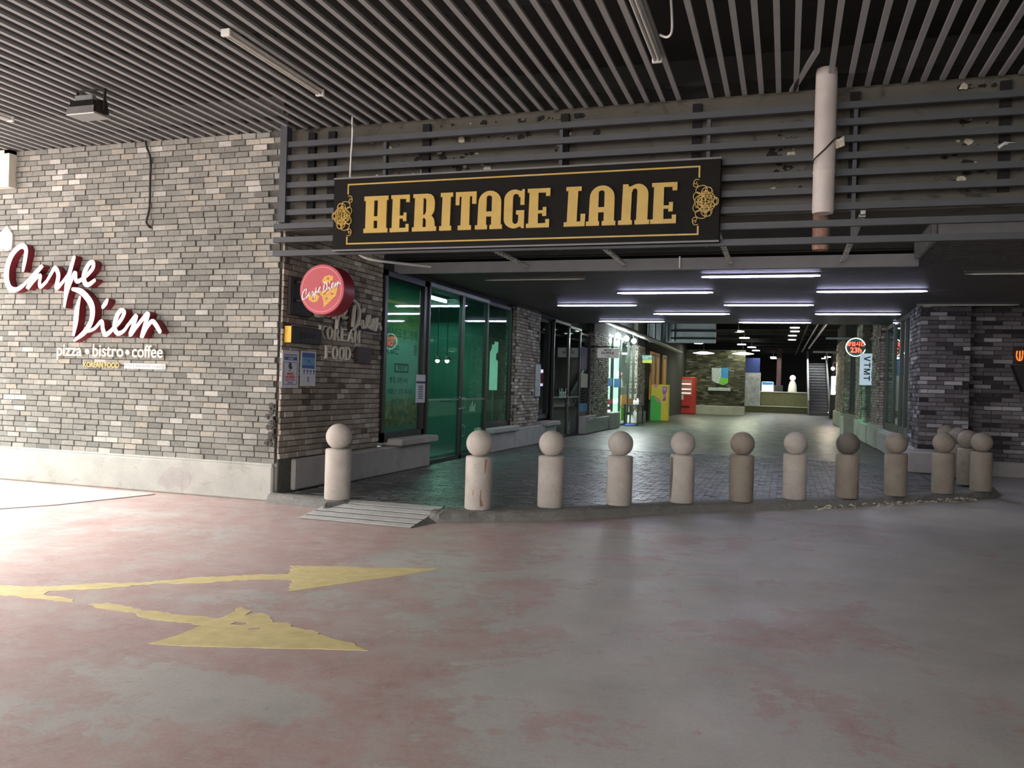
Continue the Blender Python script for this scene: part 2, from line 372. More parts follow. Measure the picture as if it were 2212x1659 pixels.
def ribbon(mb, pts, fr, d0, d1, mi=0, side=1, sub=6, scale=1.0, rise=0.0):
    """brush stroke of varying width along (x, y, width) points, extruded in the frame"""
    P = cr(pts, sub); n = len(P); o, u, v, nn = [Vector(q) for q in fr]; Ls = []; Rs = []
    for i, (x, y, wd) in enumerate(P):
        a = P[max(i-1, 0)]; b = P[min(i+1, n-1)]; tx, ty = b[0]-a[0], b[1]-a[1]; l = math.hypot(tx, ty) or 1
        # broad-nib feel: wide on down strokes
        nx, ny = -ty/l, tx/l; h = wd/2
        Ls.append((x+nx*h, y+ny*h)); Rs.append((x-nx*h, y-ny*h))
    W = lambda p, d: tuple(o+u*(p[0]*scale)+v*(p[1]*scale)+nn*d)
    A = [W(p, d1+i*rise) for i, p in enumerate(Ls)]; B = [W(p, d1+i*rise) for i, p in enumerate(Rs)]; C = [W(p, d0) for p in Ls]; D = [W(p, d0) for p in Rs]
    mb.add(A+B, [(i, n+i, n+i+1, i+1) for i in range(n-1)], mi)
    mb.add(A+C, [(i, i+1, n+i+1, n+i) for i in range(n-1)], side); mb.add(B+D, [(i+1, i, n+i, n+i+1) for i in range(n-1)], side)
    # round caps
    for e, sgn in ((0, -1), (n-1, 1)):
        x, y, wd = P[e]; a = P[max(e-1, 0)]; b = P[min(e+1, n-1)]; ang = math.atan2(b[1]-a[1], b[0]-a[0])
        arc = [(x+wd/2*math.cos(ang+sgn*(q-PI/2)+(0 if sgn > 0 else 0)), y+wd/2*math.sin(ang+sgn*(q-PI/2))) for q in [PI*k/6 for k in range(7)]]
        if sgn < 0: arc = [(2*x-p[0], 2*y-p[1]) for p in arc]
        F = [W(p, d1+e*rise) for p in arc]; G = [W(p, d0) for p in arc]; k = len(arc)
        mb.add(F, [tuple(range(k))], mi); mb.add(F+G, [(i, i+1, k+i+1, k+i) for i in range(k-1)], side)
    return mb
def text_mb(mb, s, fr, size, depth=.01, mi=0, align='CENTER', sx=1.0, bold=0.0, d0=0.0, side=None):
    c = bpy.data.curves.new('t', 'FONT'); c.body = s; c.size = size; c.align_x = align; c.align_y = 'CENTER'
    c.extrude = depth/2; c.offset = bold; c.resolution_u = 3
    o = bpy.data.objects.new('t', c); COL.objects.link(o)
    dg = bpy.context.evaluated_depsgraph_get(); me = bpy.data.meshes.new_from_object(o.evaluated_get(dg))
    q, u, v, n = [Vector(z) for z in fr]
    mb.add([tuple(q+u*(p.co.x*sx)+v*p.co.y+n*(p.co.z+depth/2+d0)) for p in me.vertices], [tuple(f.vertices) for f in me.polygons], mi)
    COL.objects.unlink(o); bpy.data.objects.remove(o); bpy.data.meshes.remove(me); bpy.data.curves.remove(c); return mb
FRONT = lambda x, y, z: ((x, y, z), (1, 0, 0), (0, 0, 1), (0, -1, 0))       # faces the street
EAST = lambda x, y, z: ((x, y, z), (0, 1, 0), (0, 0, 1), (1, 0, 0))        # on the left side wall, faces the lane
WEST = lambda x, y, z: ((x, y, z), (0, -1, 0), (0, 0, 1), (-1, 0, 0))      # on the right side wall, faces the lane
def rect(a, b, c, d): return [(a, c), (b, c), (b, d), (a, d)]

# unit bricks: u in -.5...5, w in -.5...5, depth 0..1
def unit_brick(seed):
    r = random.Random(seed); J = lambda a: r.uniform(-a, a)
    back = [(x, 0, z) for x, z in ((-.5, -.5), (.5, -.5), (.5, .5), (-.5, .5))]
    mid = [(x+J(.012), .78, z+J(.03)) for x, z in ((-.5, -.5), (.5, -.5), (.5, .5), (-.5, .5))]
    top = [(x*.965+J(.01), 1+J(.12), z*.87+J(.03)) for x, z in ((-.5, -.5), (.5, -.5), (.5, .5), (-.5, .5))]
    fs = [(4+i, 4+(i+1) % 4, (i+1) % 4, i) for i in range(4)]+[(8+i, 8+(i+1) % 4, 4+(i+1) % 4, 4+i) for i in range(4)]+[(8, 9, 10, 11)]
    # y is depth along the outward normal; u x z must give outward, so flip
    return back+mid+top, [tuple(reversed(f)) for f in fs]
UB = [unit_brick(i) for i in range(8)]
UBM = {}
def ubm(mat, i):
    if (mat, i) not in UBM:
        mb = MB(); mb.add(*UB[i]); UBM[(mat, i)] = mb.mesh('brick', mat)
    return UBM[(mat, i)]
def cam_px(p):
    d = Vector(p)-Vector((0, 0, EYE)); z = d.dot(CAM_F)
    if z < .5: return None
    c = S.camera.matrix_world.to_3x3()
    return 1106+1809*d.dot(c.col[0])/z, 829.5-1809*d.dot(c.col[1])/z, z
def lay(parent, name, cells, u, v, n, mat, singles):
    """cells: (origin, length, height, depth). The nearest `singles` in view become parts of their own, the rest one stuff part."""
    v, n = Vector(v), Vector(n); u = n.cross(v); rot = Matrix((u, n, v)).transposed()
    sc = []
    for c in cells:
        q = cam_px(c[0]); vis = q is not None and -20 < q[0] < 2232 and -20 < q[1] < 1680
        sc.append((0 if vis else 1, q[2] if q else 999))
    order = sorted(range(len(cells)), key=lambda i: sc[i]); rest = MB(); p0 = WL[parent.name]
    for k, i in enumerate(order):
        o, l, h, d = cells[i]; m = random.randrange(8)
        if k < singles and sc[i][0] == 0:
            b = bpy.data.objects.new(name, ubm(mat, m)); COL.objects.link(b); b.parent = parent
            M = rot.to_4x4() @ Matrix.Diagonal((l, d, h, 1)); M.translation = Vector(o)-Vector(p0)
            b.matrix_basis = M
        else:
            vs, fs = UB[m]; rest.add([tuple(Vector(o)+u*(a*l)+n*(b_*d)+v*(c_*h)) for a, b_, c_ in vs], fs)
    if rest.v:
        o = put(name+'_field', rest.mesh(name+'_field', mat, p0), parent, p0); o['kind'] = 'stuff'
def brick_cells(o, u, length, z0, z1, bl, bh, joint, proud, keep=None, seed=1):
    r = random.Random(seed); o = Vector(o); u = Vector(u); n = int((z1-z0)/bh); out = []
    for j in range(n):
        z = z0+(j+.5)*bh; x = -(bl*.5 if j % 2 else 0)+r.uniform(-.02, .02)
        while x < length:
            l = bl*r.uniform(.93, 1.07); a = max(x, 0); b = min(x+l, length); x += l
            if b-a < .05: continue
            if keep and not keep((a+b)/2, z, a, b, j): continue
            c = o+u*((a+b)/2); out.append(((c.x, c.y, z), b-a-joint, bh-joint*r.uniform(.85, 1.2), proud*r.uniform(.7, 1.25)))
    return out

# ================================================================== FLOORS
ZL = .11                                                         # lane level above the street
KERB = [(-6.45, 9.44), (-5.52, 9.36), (-5.44, 9.34)]             # street-side foot of the kerb
KERB2 = [(-3.95, 9.06), (-3.77, 9.11), (-3.43, 9.33), (-3.09, 9.59), (-2.75, 9.83), (-2.4, 10.12), (-1.66, 10.89), (-.84, 11.65), (.06, 12.39), (1.03, 13.28), (2.11, 14.4), (2.75, 15.0), (3.28, 15.6), (3.5, 16.2), (3.52, 17.4), (3.5, 19.3)]
mb = MB(); mb.quad((-34, -14, 0), (14, -14, 0), (14, 24, 0), (-34, 24, 0))
floor = struct('floor', mb, 'street_floor')
# pale concrete apron beside the left wall, a thin wedge on the street
AP = [(-8.9, 7.3), (-14, 7.2), (-14, 9.4), (-8.18, 9.4), (-8.18, 9.3), (-8.3, 8.81), (-8.49, 8.05)]
mb = MB(); mb.poly(AP[::-1], [], ((0, 0, 0), (1, 0, 0), (0, 1, 0), (0, 0, 1)), -.02, .012)
obj('apron', mb, 'apron', floor)
# lane
edge = [(-6.5, 9.6), (-5.45, 9.5), (-3.95, 9.3), (-3.75, 9.35), (-3.3, 9.75), (-2.62, 10.25), (-1.9, 11.0), (-1.05, 11.8), (-.1, 12.6), (.85, 13.5), (1.9, 14.6), (2.6, 15.25), (3.1, 15.85), (3.25, 16.4), (3.3, 19.6)]
lane = edge+[(3.3, 80), (-12, 80), (-12, 19), (-6.5, 19)]
mb = MB(); mb.poly(lane, [], ((0, 0, 0), (1, 0, 0), (0, 1, 0), (0, 0, 1)), 0, ZL-.012)
floor_lane = struct('floor', mb, 'paver_far')
def edge_y(x):
    for (a, b), (c, d) in zip(edge, edge[1:]):
        if a <= x <= c: return b+(d-b)*(x-a)/max(c-a, 1e-6)
    return 99
cells = []; r_ = random.Random(3)
for j in range(int(11/.1)):
    y = 9.55+j*.1; x = -6.2+(.1 if j % 2 else 0)
    while x < 2.6:
        if y-.05 > edge_y(x)+.02 and y < 20.5: cells.append(((x, y, ZL-.05), .194, .094, .05+r_.uniform(-.003, .003)))
        x += .2
def lay_flat(parent, name, cells, mat, singles): lay(parent, name, cells, (1, 0, 0), (0, 1, 0), (0, 0, 1), mat, singles)
lay_flat(floor_lane, 'paver', cells, 'paver', 300)
# kerbs
def kerb(pts, wd, name):
    P = cr(pts, 4); mb = MB(); rg = random.Random(5); rows = []
    for i, (x, y) in enumerate(P):
        a = P[max(i-1, 0)]; b = P[min(i+1, len(P)-1)]; tx, ty = b[0]-a[0], b[1]-a[1]; l = math.hypot(tx, ty); nx, ny = -ty/l, tx/l
        j = lambda s: rg.uniform(-s, s)
        prof = [(0, -.02), (.015+j(.012), .045+j(.01)), (.05+j(.02), ZL-.012+j(.008)), (.10+j(.02), ZL+.012+j(.006)), (wd*.7, ZL+.012+j(.004)), (wd, ZL-.01), (wd, -.02)]
        rows.append([(x+nx*q, y+ny*q, z) for q, z in prof])
    k = len(rows[0]); vs = [v for r in rows for v in r]
    fs = [(i*k+m, (i+1)*k+m, (i+1)*k+m+1, i*k+m+1) for i in range(len(rows)-1) for m in range(k-1)]
    mb.add(vs, fs, 0, False); mb.add(rows[0], [tuple(range(k))]); mb.add(rows[-1], [tuple(reversed(range(k)))])
    return mb
obj('kerb', kerb(KERB, .3, 'kerb'), 'concrete_kerb', None, 'short sloping concrete kerb at the foot of the brick corner, left of the ramp', 'kerb')
obj('kerb', kerb(KERB2, .42, 'kerb'), 'concrete_kerb', None, 'long rough concrete kerb curving under the row of ball-topped bollards', 'kerb')
# chips of broken kerb at its right end
mb = MB(); rg = random.Random(8)
for i in range(150):
    t = rg.random(); x = .4+t*2.6; y = 12.55+t*2.65-rg.uniform(-.12, .1); s = rg.uniform(.012, .035); a = rg.uniform(0, PI); z = rg.uniform(0, .05)
    c, d = math.cos(a)*s*1.6, math.sin(a)*s*1.6
    mb.add([(x-c, y-d, z), (x+d*.5, y-c*.5, z), (x+c, y+d, z), (x-d*.5, y+c*.5, z), (x, y, z+s*.7)], [(0, 1, 4), (1, 2, 4), (2, 3, 4), (3, 0, 4), (3, 2, 1, 0)])
obj('rubble', mb, 'rubble', None, 'pale crumbled chips along the broken right end of the long kerb', 'rubble', kind='stuff')

# ================================================================== LEFT WALL (front)
YW = 9.65; XC = -6.45; ZC = 4.96
mb = MB(); mb.box(-16, XC-.03, YW+.0, YW+.5, 0, 5.6); wall_left = struct('wall_left', mb, 'mortar')
def keep_left(x, z, a, b, j):
    X = -14+b
    if z > 3.35 and X > XC-.03 and (j % 2 or 3.35 < z < 4.0 and j % 3 == 0): return False      # toothed end
    return True
cells = brick_cells((-14, YW, 0), (1, 0, 0), 14+XC, .49, 4.97, .225, .0795, .0085, .028, keep_left, 2)
lay(wall_left, 'brick', cells, (1, 0, 0), (0, 0, 1), (0, -1, 0), 'brick_grey', 300)
mb = MB(); mb.cbox(-16, XC+.0, YW-.07, YW+.1, 0, .47, .02); mb.cbox(-16, XC-.02, YW-.045, YW+.1, .46, .50, .015)
obj('plinth', mb, 'concrete_plinth', wall_left)
mb = MB(); rg = random.Random(4)
pts = [(-11.24+.16*math.cos(k*.5)*rg.uniform(.7, 1.1), 3.62+.2*math.sin(k*.5)*rg.uniform(.7, 1.1)) for k in range(12)]
mb.poly(pts, [], FRONT(0, YW, 0), 0, .045); obj('foam_patch', mb, 'letter_cream', wall_left, 'white blob of filler foam round a cable hole')
rg = random.Random(14)
mb = MB(); pts = [(-8.02+.27*math.cos(q*PI/9)*rg.uniform(.8, 1.1), .30+.13*math.sin(q*PI/9)*rg.uniform(.7, 1.15)) for q in range(9)]+[(-8.32, .10), (-8.1, .06), (-7.75, .05), (-7.72, .12)]
pts = [(-8.30, .12), (-8.27, .2), (-8.2, .3), (-8.08, .37), (-7.95, .36), (-7.86, .3), (-7.8, .33), (-7.74, .24), (-7.76, .14), (-7.85, .08), (-8.0, .12), (-8.12, .05), (-8.2, .1)]
mb.poly(pts, [], FRONT(0, YW-.07, 0), 0, .002); obj('stain', mb, 'concrete_sill', wall_left, 'dark grey stain on the plinth')
mb = MB()
for q in range(60):
    x, z, s_ = XC-.02-abs(rg.gauss(0, .05)), rg.uniform(.75, 1.3), rg.uniform(.012, .035)
    mb.poly([(x+s_*math.cos(k*PI/3)*rg.uniform(.6, 1.2), z+s_*math.sin(k*PI/3)*rg.uniform(.6, 1.2)) for k in range(6)], [], FRONT(0, YW-.025, 0), -.02, rg.uniform(.005, .03), rg.choice((0, 0, 1)))
o = obj('broken_edge', mb, ['mortar_dark', 'plaque_brown'], wall_left); o['kind'] = 'stuff'
# inner left wall: brick return, piers
XB = -6.42
mb = MB(); mb.box(-6.95, XB, YW+.02, 12.5, 0, 5.2); wall_in = struct('wall_inner_left', mb, 'mortar')
def keep_in(x, z, a, b, j): return z > .56
cells = brick_cells((XB, YW-.02, 0), (0, 1, 0), 2.87, .56, 3.9, .215, .0795, .009, .03, None, 5)
lay(wall_in, 'brick', cells, (0, 1, 0), (0, 0, 1), (1, 0, 0), 'brick_dim', 280)
mb = MB(); mb.cbox(-6.9, -6.44, YW+.0, 9.98, ZL, .52, .02); mb.cbox(-6.9, -6.36, 9.98, 10.9, ZL, .54, .02); mb.cbox(-6.9, -6.2, 10.9, 14.2, ZL, .55, .02)
obj('plinth', mb, 'concrete_sill', wall_in)
mb = MB(); mb.cbox(-6.6, -6.08, 12.75, 14.3, .56, .68, .02); obj('sill', mb, 'concrete_sill', wall_in)
def pier(y0, y1, x1, mat='brick_dim', singles=0, seed=1, plinth_x=None):
    mb = MB(); mb.box(-7, x1, y0, y1, 0, 4.6); p = struct('wall_inner_left', mb, 'mortar_dark')
    c1 = brick_cells((x1, y0, 0), (0, 1, 0), y1-y0, .6, 3.6, .215, .0795, .011, .03, None, seed)
    lay(p, 'brick', c1, (0, 1, 0), (0, 0, 1), (1, 0, 0), mat, singles)
    c2 = brick_cells((-6.52, y0, 0), (1, 0, 0), 6.52+x1, .6, 3.6, .215, .0795, .011, .03, None, seed+1)
    lay(p, 'brick', c2, (1, 0, 0), (0, 0, 1), (0, -1, 0), mat, 0)
    px = x1+.12 if plinth_x is None else plinth_x
    mb = MB(); mb.cbox(-6.9, px, y0-.1, y1+.1, ZL, .6, .02); obj('plinth', mb, 'concrete_sill', p); return p
pier(19.35, 21.4, -6.28, singles=90, seed=11)
pier(27.9, 30.4, -6.25, seed=12); pier(36.6, 38.6, -6.25, seed=13)

# glazing helper on a side wall at x, between y0,y1
GN = [0]; DN = [0]
def window_on(x, y0, y1, z0, z1, mulls, gl, fw=.06, side=1, label=None):
    GN[0] += 1; t = thing('window_%d' % GN[0], (x, (y0+y1)/2, z0), label, kind='structure')
    mb = MB(); d = .05
    mb.box(x-d, x+d, y0, y1, z0, z0+fw*1.6); mb.box(x-d, x+d, y0, y1, z1-fw, z1)
    for y in [y0, y1-fw]: mb.box(x-d, x+d, y, y+fw, z0, z1)
    for y in mulls: mb.box(x-d, x+d, y-fw/2, y+fw/2, z0, z1)
    obj('window_frame', mb, 'frame_black', t)
    ys = [y0]+list(mulls)+[y1]
    for a, b in zip(ys, ys[1:]):
        mb = MB(); mb.box(x-.005, x+.005, a+fw*.7, b-fw*.7, z0+fw*1.6, z1-fw); obj('pane', mb, gl, t)
    return t
def door_on(x, y0, y1, z0, z1, gl, rail=True, handle=None, top='frame_black', side=1):
    DN[0] += 1; t = thing('door_%d' % DN[0], (x, (y0+y1)/2, z0), kind='structure')
    mb = MB(); d = .04; fw = .055
    mb.box(x-d, x+d, y0, y0+fw, z0, z1); mb.box(x-d, x+d, y1-fw, y1, z0, z1); mb.box(x-d, x+d, y0, y1, z0, z0+.07)
    obj('door_frame', mb, 'frame_black', t)
    mb = MB(); mb.box(x-d-.02, x+d+.02, y0, y1, z1-.07, z1); obj('head_rail', mb, top, t)
    if rail: mb = MB(); mb.box(x-.02, x+.02, y0+fw, y1-fw, 1.30, 1.33); obj('push_bar', mb, 'frame_grey', t)
    mb = MB(); mb.box(x-.005, x+.005, y0+fw, y1-fw, z0+.07, z1-.07); obj('pane', mb, gl, t)
    if handle:
        for z in (1.12, .55)[:handle[1]]:
            mb = MB(); hx = x+side*.09; mb.tube([(x+side*.03, handle[0], z), (hx, handle[0], z+.02), (hx, handle[0], z+.22), (x+side*.03, handle[0], z+.24)], .013)
            obj('door_handle', mb, 'steel', t)
    return t
XG = -6.4
window_on(XG, 12.52, 14.2, .62, 3.5, [], 'glass_clear', .1)
door_on(XG+.04, 14.26, 15.98, ZL, 3.5, 'glass_green', True, (15.9, 1), 'frame_grey')
door_on(XG+.04, 16.0, 17.5, ZL, 3.5, 'glass_green', True, (16.08, 2), 'frame_grey')
window_on(XG, 17.52, 19.3, .66, 3.5, [], 'glass_green', .08)
mb = MB(); mb.cbox(-6.6, -6.2, 17.5, 19.4, ZL, .54, .02); obj('plinth', mb, 'concrete_sill', wall_in)
mb = MB(); mb.cbox(-6.6, -6.12, 17.5, 19.4, .54, .66, .02); obj('sill', mb, 'concrete_sill', wall_in)
window_on(XG-.1, 21.4, 23.1, .72, 3.5, [], 'glass_teal', .08)
mb = MB(); mb.cbox(-6.6, -6.2, 21.3, 23.1, ZL, .54, .02); mb.cbox(-6.6, -6.1, 21.9, 23.2, .54, .66, .02); obj('sill', mb, 'concrete_sill', wall_in)
door_on(XG+.02, 23.15, 24.9, ZL, 3.55, 'glass_teal', True, (24.8, 1), 'frame_grey')
door_on(XG+.02, 24.92, 26.4, ZL, 3.5, 'glass_teal', True, None, 'frame_grey')
window_on(XG, 26.4, 27.9, .72, 3.4, [], 'glass_teal', .07)
mb = MB(); mb.cbox(-6.6, -6.12, 26.4, 28, ZL, .7, .02); mb.cbox(-6.14, -6.08, 26.9, 27.7, .5, .62, .01); obj('plinth', mb, 'concrete_sill', wall_in)
window_on(XG, 30.4, 31.9, .8, 3.65, [], 'glass_clear', .08)
mb = MB(); mb.cbox(-6.6, -6.05, 30.3, 32.0, ZL, .72, .02); obj('plinth', mb, 'concrete_sill', wall_in)
door_on(XG, 31.95, 33.5, ZL, 3.65, 'glass_clear', False, None)
door_on(XG, 33.5, 35.2, ZL, 3.65, 'glass_clear', False, None)
window_on(XG, 35.2, 36.6, .5, 3.65, [], 'glass_clear', .07)

mb = MB(); mb.box(-6.95, -6.42, 12.4, 39, 3.5, 5.4); mb.box(-6.95, -6.5, 21.3, 36, 3.7, 5.4); struct('wall_header_left', mb, 'shop_dark')
# shop interiors
def room(name, x0, x1, y0, y1, z1, wall, flo, ceil='ceiling_dark', openx=None, back=None):
    mb = MB(); o = .1
    if openx == x1: mb.box(x0-o, x0, y0, y1, 0, z1)
    else: mb.box(x1, x1+o, y0, y1, 0, z1)
    mb.box(x0, x1, y0-o, y0, 0, z1, 1); mb.box(x0, x1, y1, y1+o, 0, z1, 1)
    mb.box(x0, x1, y0, y1, 0, ZL, 2); mb.box(x0, x1, y0, y1, z1, z1+o, 3)
    return struct(name, mb, [wall, back or wall, flo, ceil])
room('wall_shop_left', -10.5, -6.97, 12.0, 19.5, 3.75, 'teal_wall', 'shop_floor', openx=-6.97)
room('wall_shop_middle', -9.5, -6.97, 21.3, 28.2, 3.75, 'shop_dark', 'shop_floor', openx=-6.97)
room('wall_shop_bright', -10, -6.97, 30.2, 36.8, 3.9, 'shop_white', 'shop_white', 'shop_white', openx=-6.97, back='pale_green')

# ================================================================== CANOPY CEILING
mb = MB(); mb.box(-12.2, 12, -6.3, 9.72, 5.42, 5.6); mb.box(-6.5, 12, 9.7, 9.8, 4.98, 5.45); mb.box(-12.2, 12, 9.72, 13.2, 6.0, 6.2)
mb.box(-12.2, 12, 13.0, 13.1, 3.75, 6.0)
ceiling = struct('ceiling', mb, 'ceiling_dark')
mb = MB(); mb.box(-.027, .027, -6, 9.62, 0, .03); slat_me = mb.mesh('slat', 'slat_grey')
k = 0; x = -12.05
while x < 11.5:
    i = round((x+1.26)/.18)
    skip = abs(x+1.08) < .06
    if not skip:
        if abs(x-.165) < .08:                                     # the slat pushed aside by the pipe
            mb = MB(); mb.box(x-.027, x+.027, -6, 8.55, 4.935, 4.965)
            mb.add([(x-.027, 8.55, 4.935), (x+.027, 8.55, 4.935), (x-.19, 9.62, 4.935), (x-.25, 9.62, 4.935), (x-.027, 8.55, 4.965), (x+.027, 8.55, 4.965), (x-.19, 9.62, 4.965), (x-.25, 9.62, 4.965)], [(0, 3, 2, 1), (4, 5, 6, 7), (0, 4, 7, 3), (1, 2, 6, 5), (3, 7, 6, 2)])
            obj('slat', mb, 'slat_grey', ceiling)
        elif abs(x-.345) < .08:
            put('slat', slat_me, ceiling, (x-.02, 0, 4.935)); 
        else: put('slat', slat_me, ceiling, (x, 0, 4.935))
    x += .18
mb = MB()
for y in (-2.6, -.8, 1.8, 4.4, 7.0, 9.3): mb.box(-12.1, 11.8, y-.02, y+.02, 4.975, 5.02)
obj('carrier_rail', mb, 'ceiling_dark', ceiling)
# upper concrete wall behind the screen and the wall joints
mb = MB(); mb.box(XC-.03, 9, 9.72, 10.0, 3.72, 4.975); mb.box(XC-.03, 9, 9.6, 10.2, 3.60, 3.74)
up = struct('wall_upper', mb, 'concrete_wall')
mb = MB()
for x in (-6.05, -5.75, -4.4, -2.6, -1.05, .62, 2.05): mb.box(x-.05, x+.05, 9.66, 9.72, 3.74, 4.9)
obj('hanger_bracket', mb, 'black_void', up)
rg = random.Random(31)                                            # flaking plaster on the upper wall
mb = MB()
for cx, cz, n_, sp in ((-4.0, 4.5, 90, .8), (-2.9, 4.75, 50, .6), (-4.6, 4.2, 50, .4), (-.1, 4.3, 40, .2), (1.7, 4.1, 40, .28), (1.75, 4.75, 16, .18)):
    for q in range(n_):
        x, z = cx+rg.gauss(0, sp*.5), min(4.88, max(3.8, cz+rg.gauss(0, .22))); s_ = rg.choice((.012, .02, .02, .03, .05))
        pts = [(x+s_*1.3*math.cos(a)*rg.uniform(.5, 1), z+s_*math.sin(a)*rg.uniform(.4, 1)) for a in [k*PI/4 for k in range(8)]]
        mb.poly(pts, [], FRONT(0, 9.72, 0), 0, rg.uniform(.004, .02), rg.choice((0, 0, 0, 1, 1, 2)))
o = obj('plaster_flake', mb, ['black_void', 'concrete_wall', 'rubble'], up); o['kind'] = 'stuff'
# screen of horizontal slats
scr = thing('slat_screen', (-2.2, 9.5, 3.25), 'screen of long grey horizontal slats on the upper facade behind the name board', 'screen')
for i in range(9):
    z = 4.70-.1775*i; x0 = -6.28 if i < 6 else -6.46
    mb = MB(); mb.box(x0, 9, 9.46, 9.52, z-.035, z+.035); obj('slat', mb, 'slat_screen', scr)
mb = MB(); mb.box(-6.38, -6.28, 9.44, 9.56, 3.68, 4.96); obj('post', mb, 'slat_screen', scr)
for x in (-4.9, -2.6, -.9, .62, 3.4): mb = MB(); mb.box(x-.02, x+.02, 9.52, 9.6, 3.25, 4.75); obj('back_rail', mb, 'slat_screen', scr)
# ties running back under the screen
for x in (-4.05, -2.45, -.85, .72):
    mb = MB(); mb.box(x-.025, x+.025, 9.55, 13.0, 3.56, 3.60)
    for q in range(24): y = 9.65+q*.14; mb.box(x-.034, x+.034, y, y+.05, 3.55, 3.575)
    obj('tie_rail', mb, 'galvanised', scr)

# ================================================================== LANE CEILING
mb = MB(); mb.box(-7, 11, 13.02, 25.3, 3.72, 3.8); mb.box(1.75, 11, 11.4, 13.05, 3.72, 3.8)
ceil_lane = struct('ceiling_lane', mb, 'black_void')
mb = MB(); y = 13.1
while y < 25.2: mb.box(-6.9, 11, y, y+.05, 3.6, 3.68); y += .1
y = 11.5
while y < 13.05: mb.box(1.7, 11, y, y+.05, 3.6, 3.68); y += .1
o = put('slat_field', mb.mesh('slat_field', 'lane_slat', (2, 18, 3.6)), ceil_lane, (2, 18, 3.6)); o['kind'] = 'stuff'
mb = MB(); mb.box(-7, 1.72, 12.95, 13.05, 3.48, 3.66); obj('fascia', mb, 'fascia', ceil_lane)
mb = MB(); mb.box(1.72, 11, 11.35, 11.45, 3.62, 3.82); obj('fascia', mb, 'fascia', ceil_lane)
mb = MB(); y = 11.5
while y < 13.0: mb.box(1.66, 1.72, y, y+.06, 3.58, 3.82); y += .11
obj('slat_end', mb, 'fascia', ceil_lane)
# tubes
TROWS = [(-4.38, 14.45, 0), (-.47, 14.4, 1), (3.5, 14.4, 0), (-2.35, 16.7, 1), (1.43, 16.7, 1), (-4.27, 19.2, 1), (-.43, 19.2, 1), (3.47, 19.2, 0), (-2.33, 21.4, 1), (1.55, 21.4, 1), (5.45, 21.4, 1), (-4.27, 23.85, 1), (-.36, 24.0, 1), (3.55, 23.9, 1)]
rowname = {14.45: 'nearest', 14.4: 'nearest', 16.7: 'second', 19.2: 'third', 21.4: 'fourth', 23.85: 'farthest', 24.0: 'farthest', 23.9: 'farthest'}
for x, y, lit in TROWS:
    cols = sorted(q[0] for q in TROWS if rowname[q[1]] == rowname[y]); pos = ('left', 'right') if len(cols) == 2 else ('left', 'middle', 'right')
    t = thing('tube_light', (x, y, 3.53), ('glowing' if lit else 'unlit')+' ceiling tube over the lane, %s of the %s row' % (pos[cols.index(x)], rowname[y]), 'tube light', 'tube lights on the lane ceiling')
    mb = MB(); mb.box(x-.95, x+.95, y-.03, y+.03, 3.57, 3.60); obj('housing', mb, 'lane_slat', t)
    mb = MB(); mb.tube([(x-.94, y, 3.552), (x-.8, y, 3.552), (x+.8, y, 3.552), (x+.94, y, 3.552)], [.006, .016, .016, .006], 8); obj('tube', mb, 'tube_lit' if lit else 'tube_off', t)

# ================================================================== BOLLARDS
BL = [(-5.42, 9.5, 'pale stone bollard with grey-topped ball, alone left of the ramp', 0), (-3.54, 9.61, 'pale stone bollard with brown scuffs and a dark streak, right beside the ramp', 0),
      (-2.79, 10.21, 'clean pale bollard whose ball has a dark patch on top, second right of the ramp', 0), (-2.04, 10.86, 'beige bollard third right of the ramp, under the letter G of the board', 0),
      (-1.31, 11.53, 'bollard with a dark left half, fourth right of the ramp, under the board\'s L', 0), (-.56, 12.11, 'bollard with a grimy grey-brown ball, fifth right of the ramp', 1), (.15, 12.79, 'bollard with a light ball on a brownish shaft, sixth right of the ramp', 0),
      (.89, 13.34, 'bollard with the darkest brown-black ball, seventh right of the ramp', 2), (1.63, 14.07, 'bollard with a black scar on the left of its ball, eighth right of the ramp', 1), (2.41, 14.85, 'brown-based bollard at the right end of the kerb row, in front of the brick pier', 1),
      (3.1, 15.6, 'grey bollard nearest the street in the row receding along the right side', 1), (3.06, 16.5, 'second bollard back in the row receding along the right side', 1), (3.15, 17.9, 'third bollard back in the receding right row, half hidden', 1), (3.12, 19.0, 'farthest bollard of the receding right row, against the pier', 1)]
concrete('stone_bollard_dark', (.16, .14, .12), (.08, .07, .06), .7, .5, 5)
mb = MB(); mb.lathe(0, 0, [(.155, 0), (.165, .012), (.165, .62), (.158, .64), (.07, .645)], 36); shaft = mb.mesh('shaft', 'stone_bollard'); mb = MB(); mb.lathe(0, 0, [(.155, 0), (.165, .012), (.165, .62), (.158, .64), (.07, .645)], 36); shaft2 = mb.mesh('shaft', 'stone_bollard_brown')
mb = MB(); mb.sphere(0, 0, .15, .165, 32, 20); balls = []
for m_ in ('stone_bollard', 'stone_bollard_brown', 'stone_bollard_dark'):
    balls.append(mb.mesh('ball', m_))
mb = MB(); mb.lathe(0, 0, [(.07, 0), (.065, .015), (.07, .03)], 20); neck = mb.mesh('neck', 'black_void')
for x, y, lb, dk in BL:
    x, y = x, y; ZB_ = ZL+.012; t = thing('bollard', (x, y, ZB_), lb, 'bollard', 'ball-topped stone bollards')
    put('shaft', shaft2 if dk else shaft, t, (x, y, ZB_)); put('neck', neck, t, (x, y, ZB_+.635)); put('ball', balls[dk], t, (x, y, ZB_+.648))
b = [o for o in COL.objects if o.name.startswith('bollard')][1]
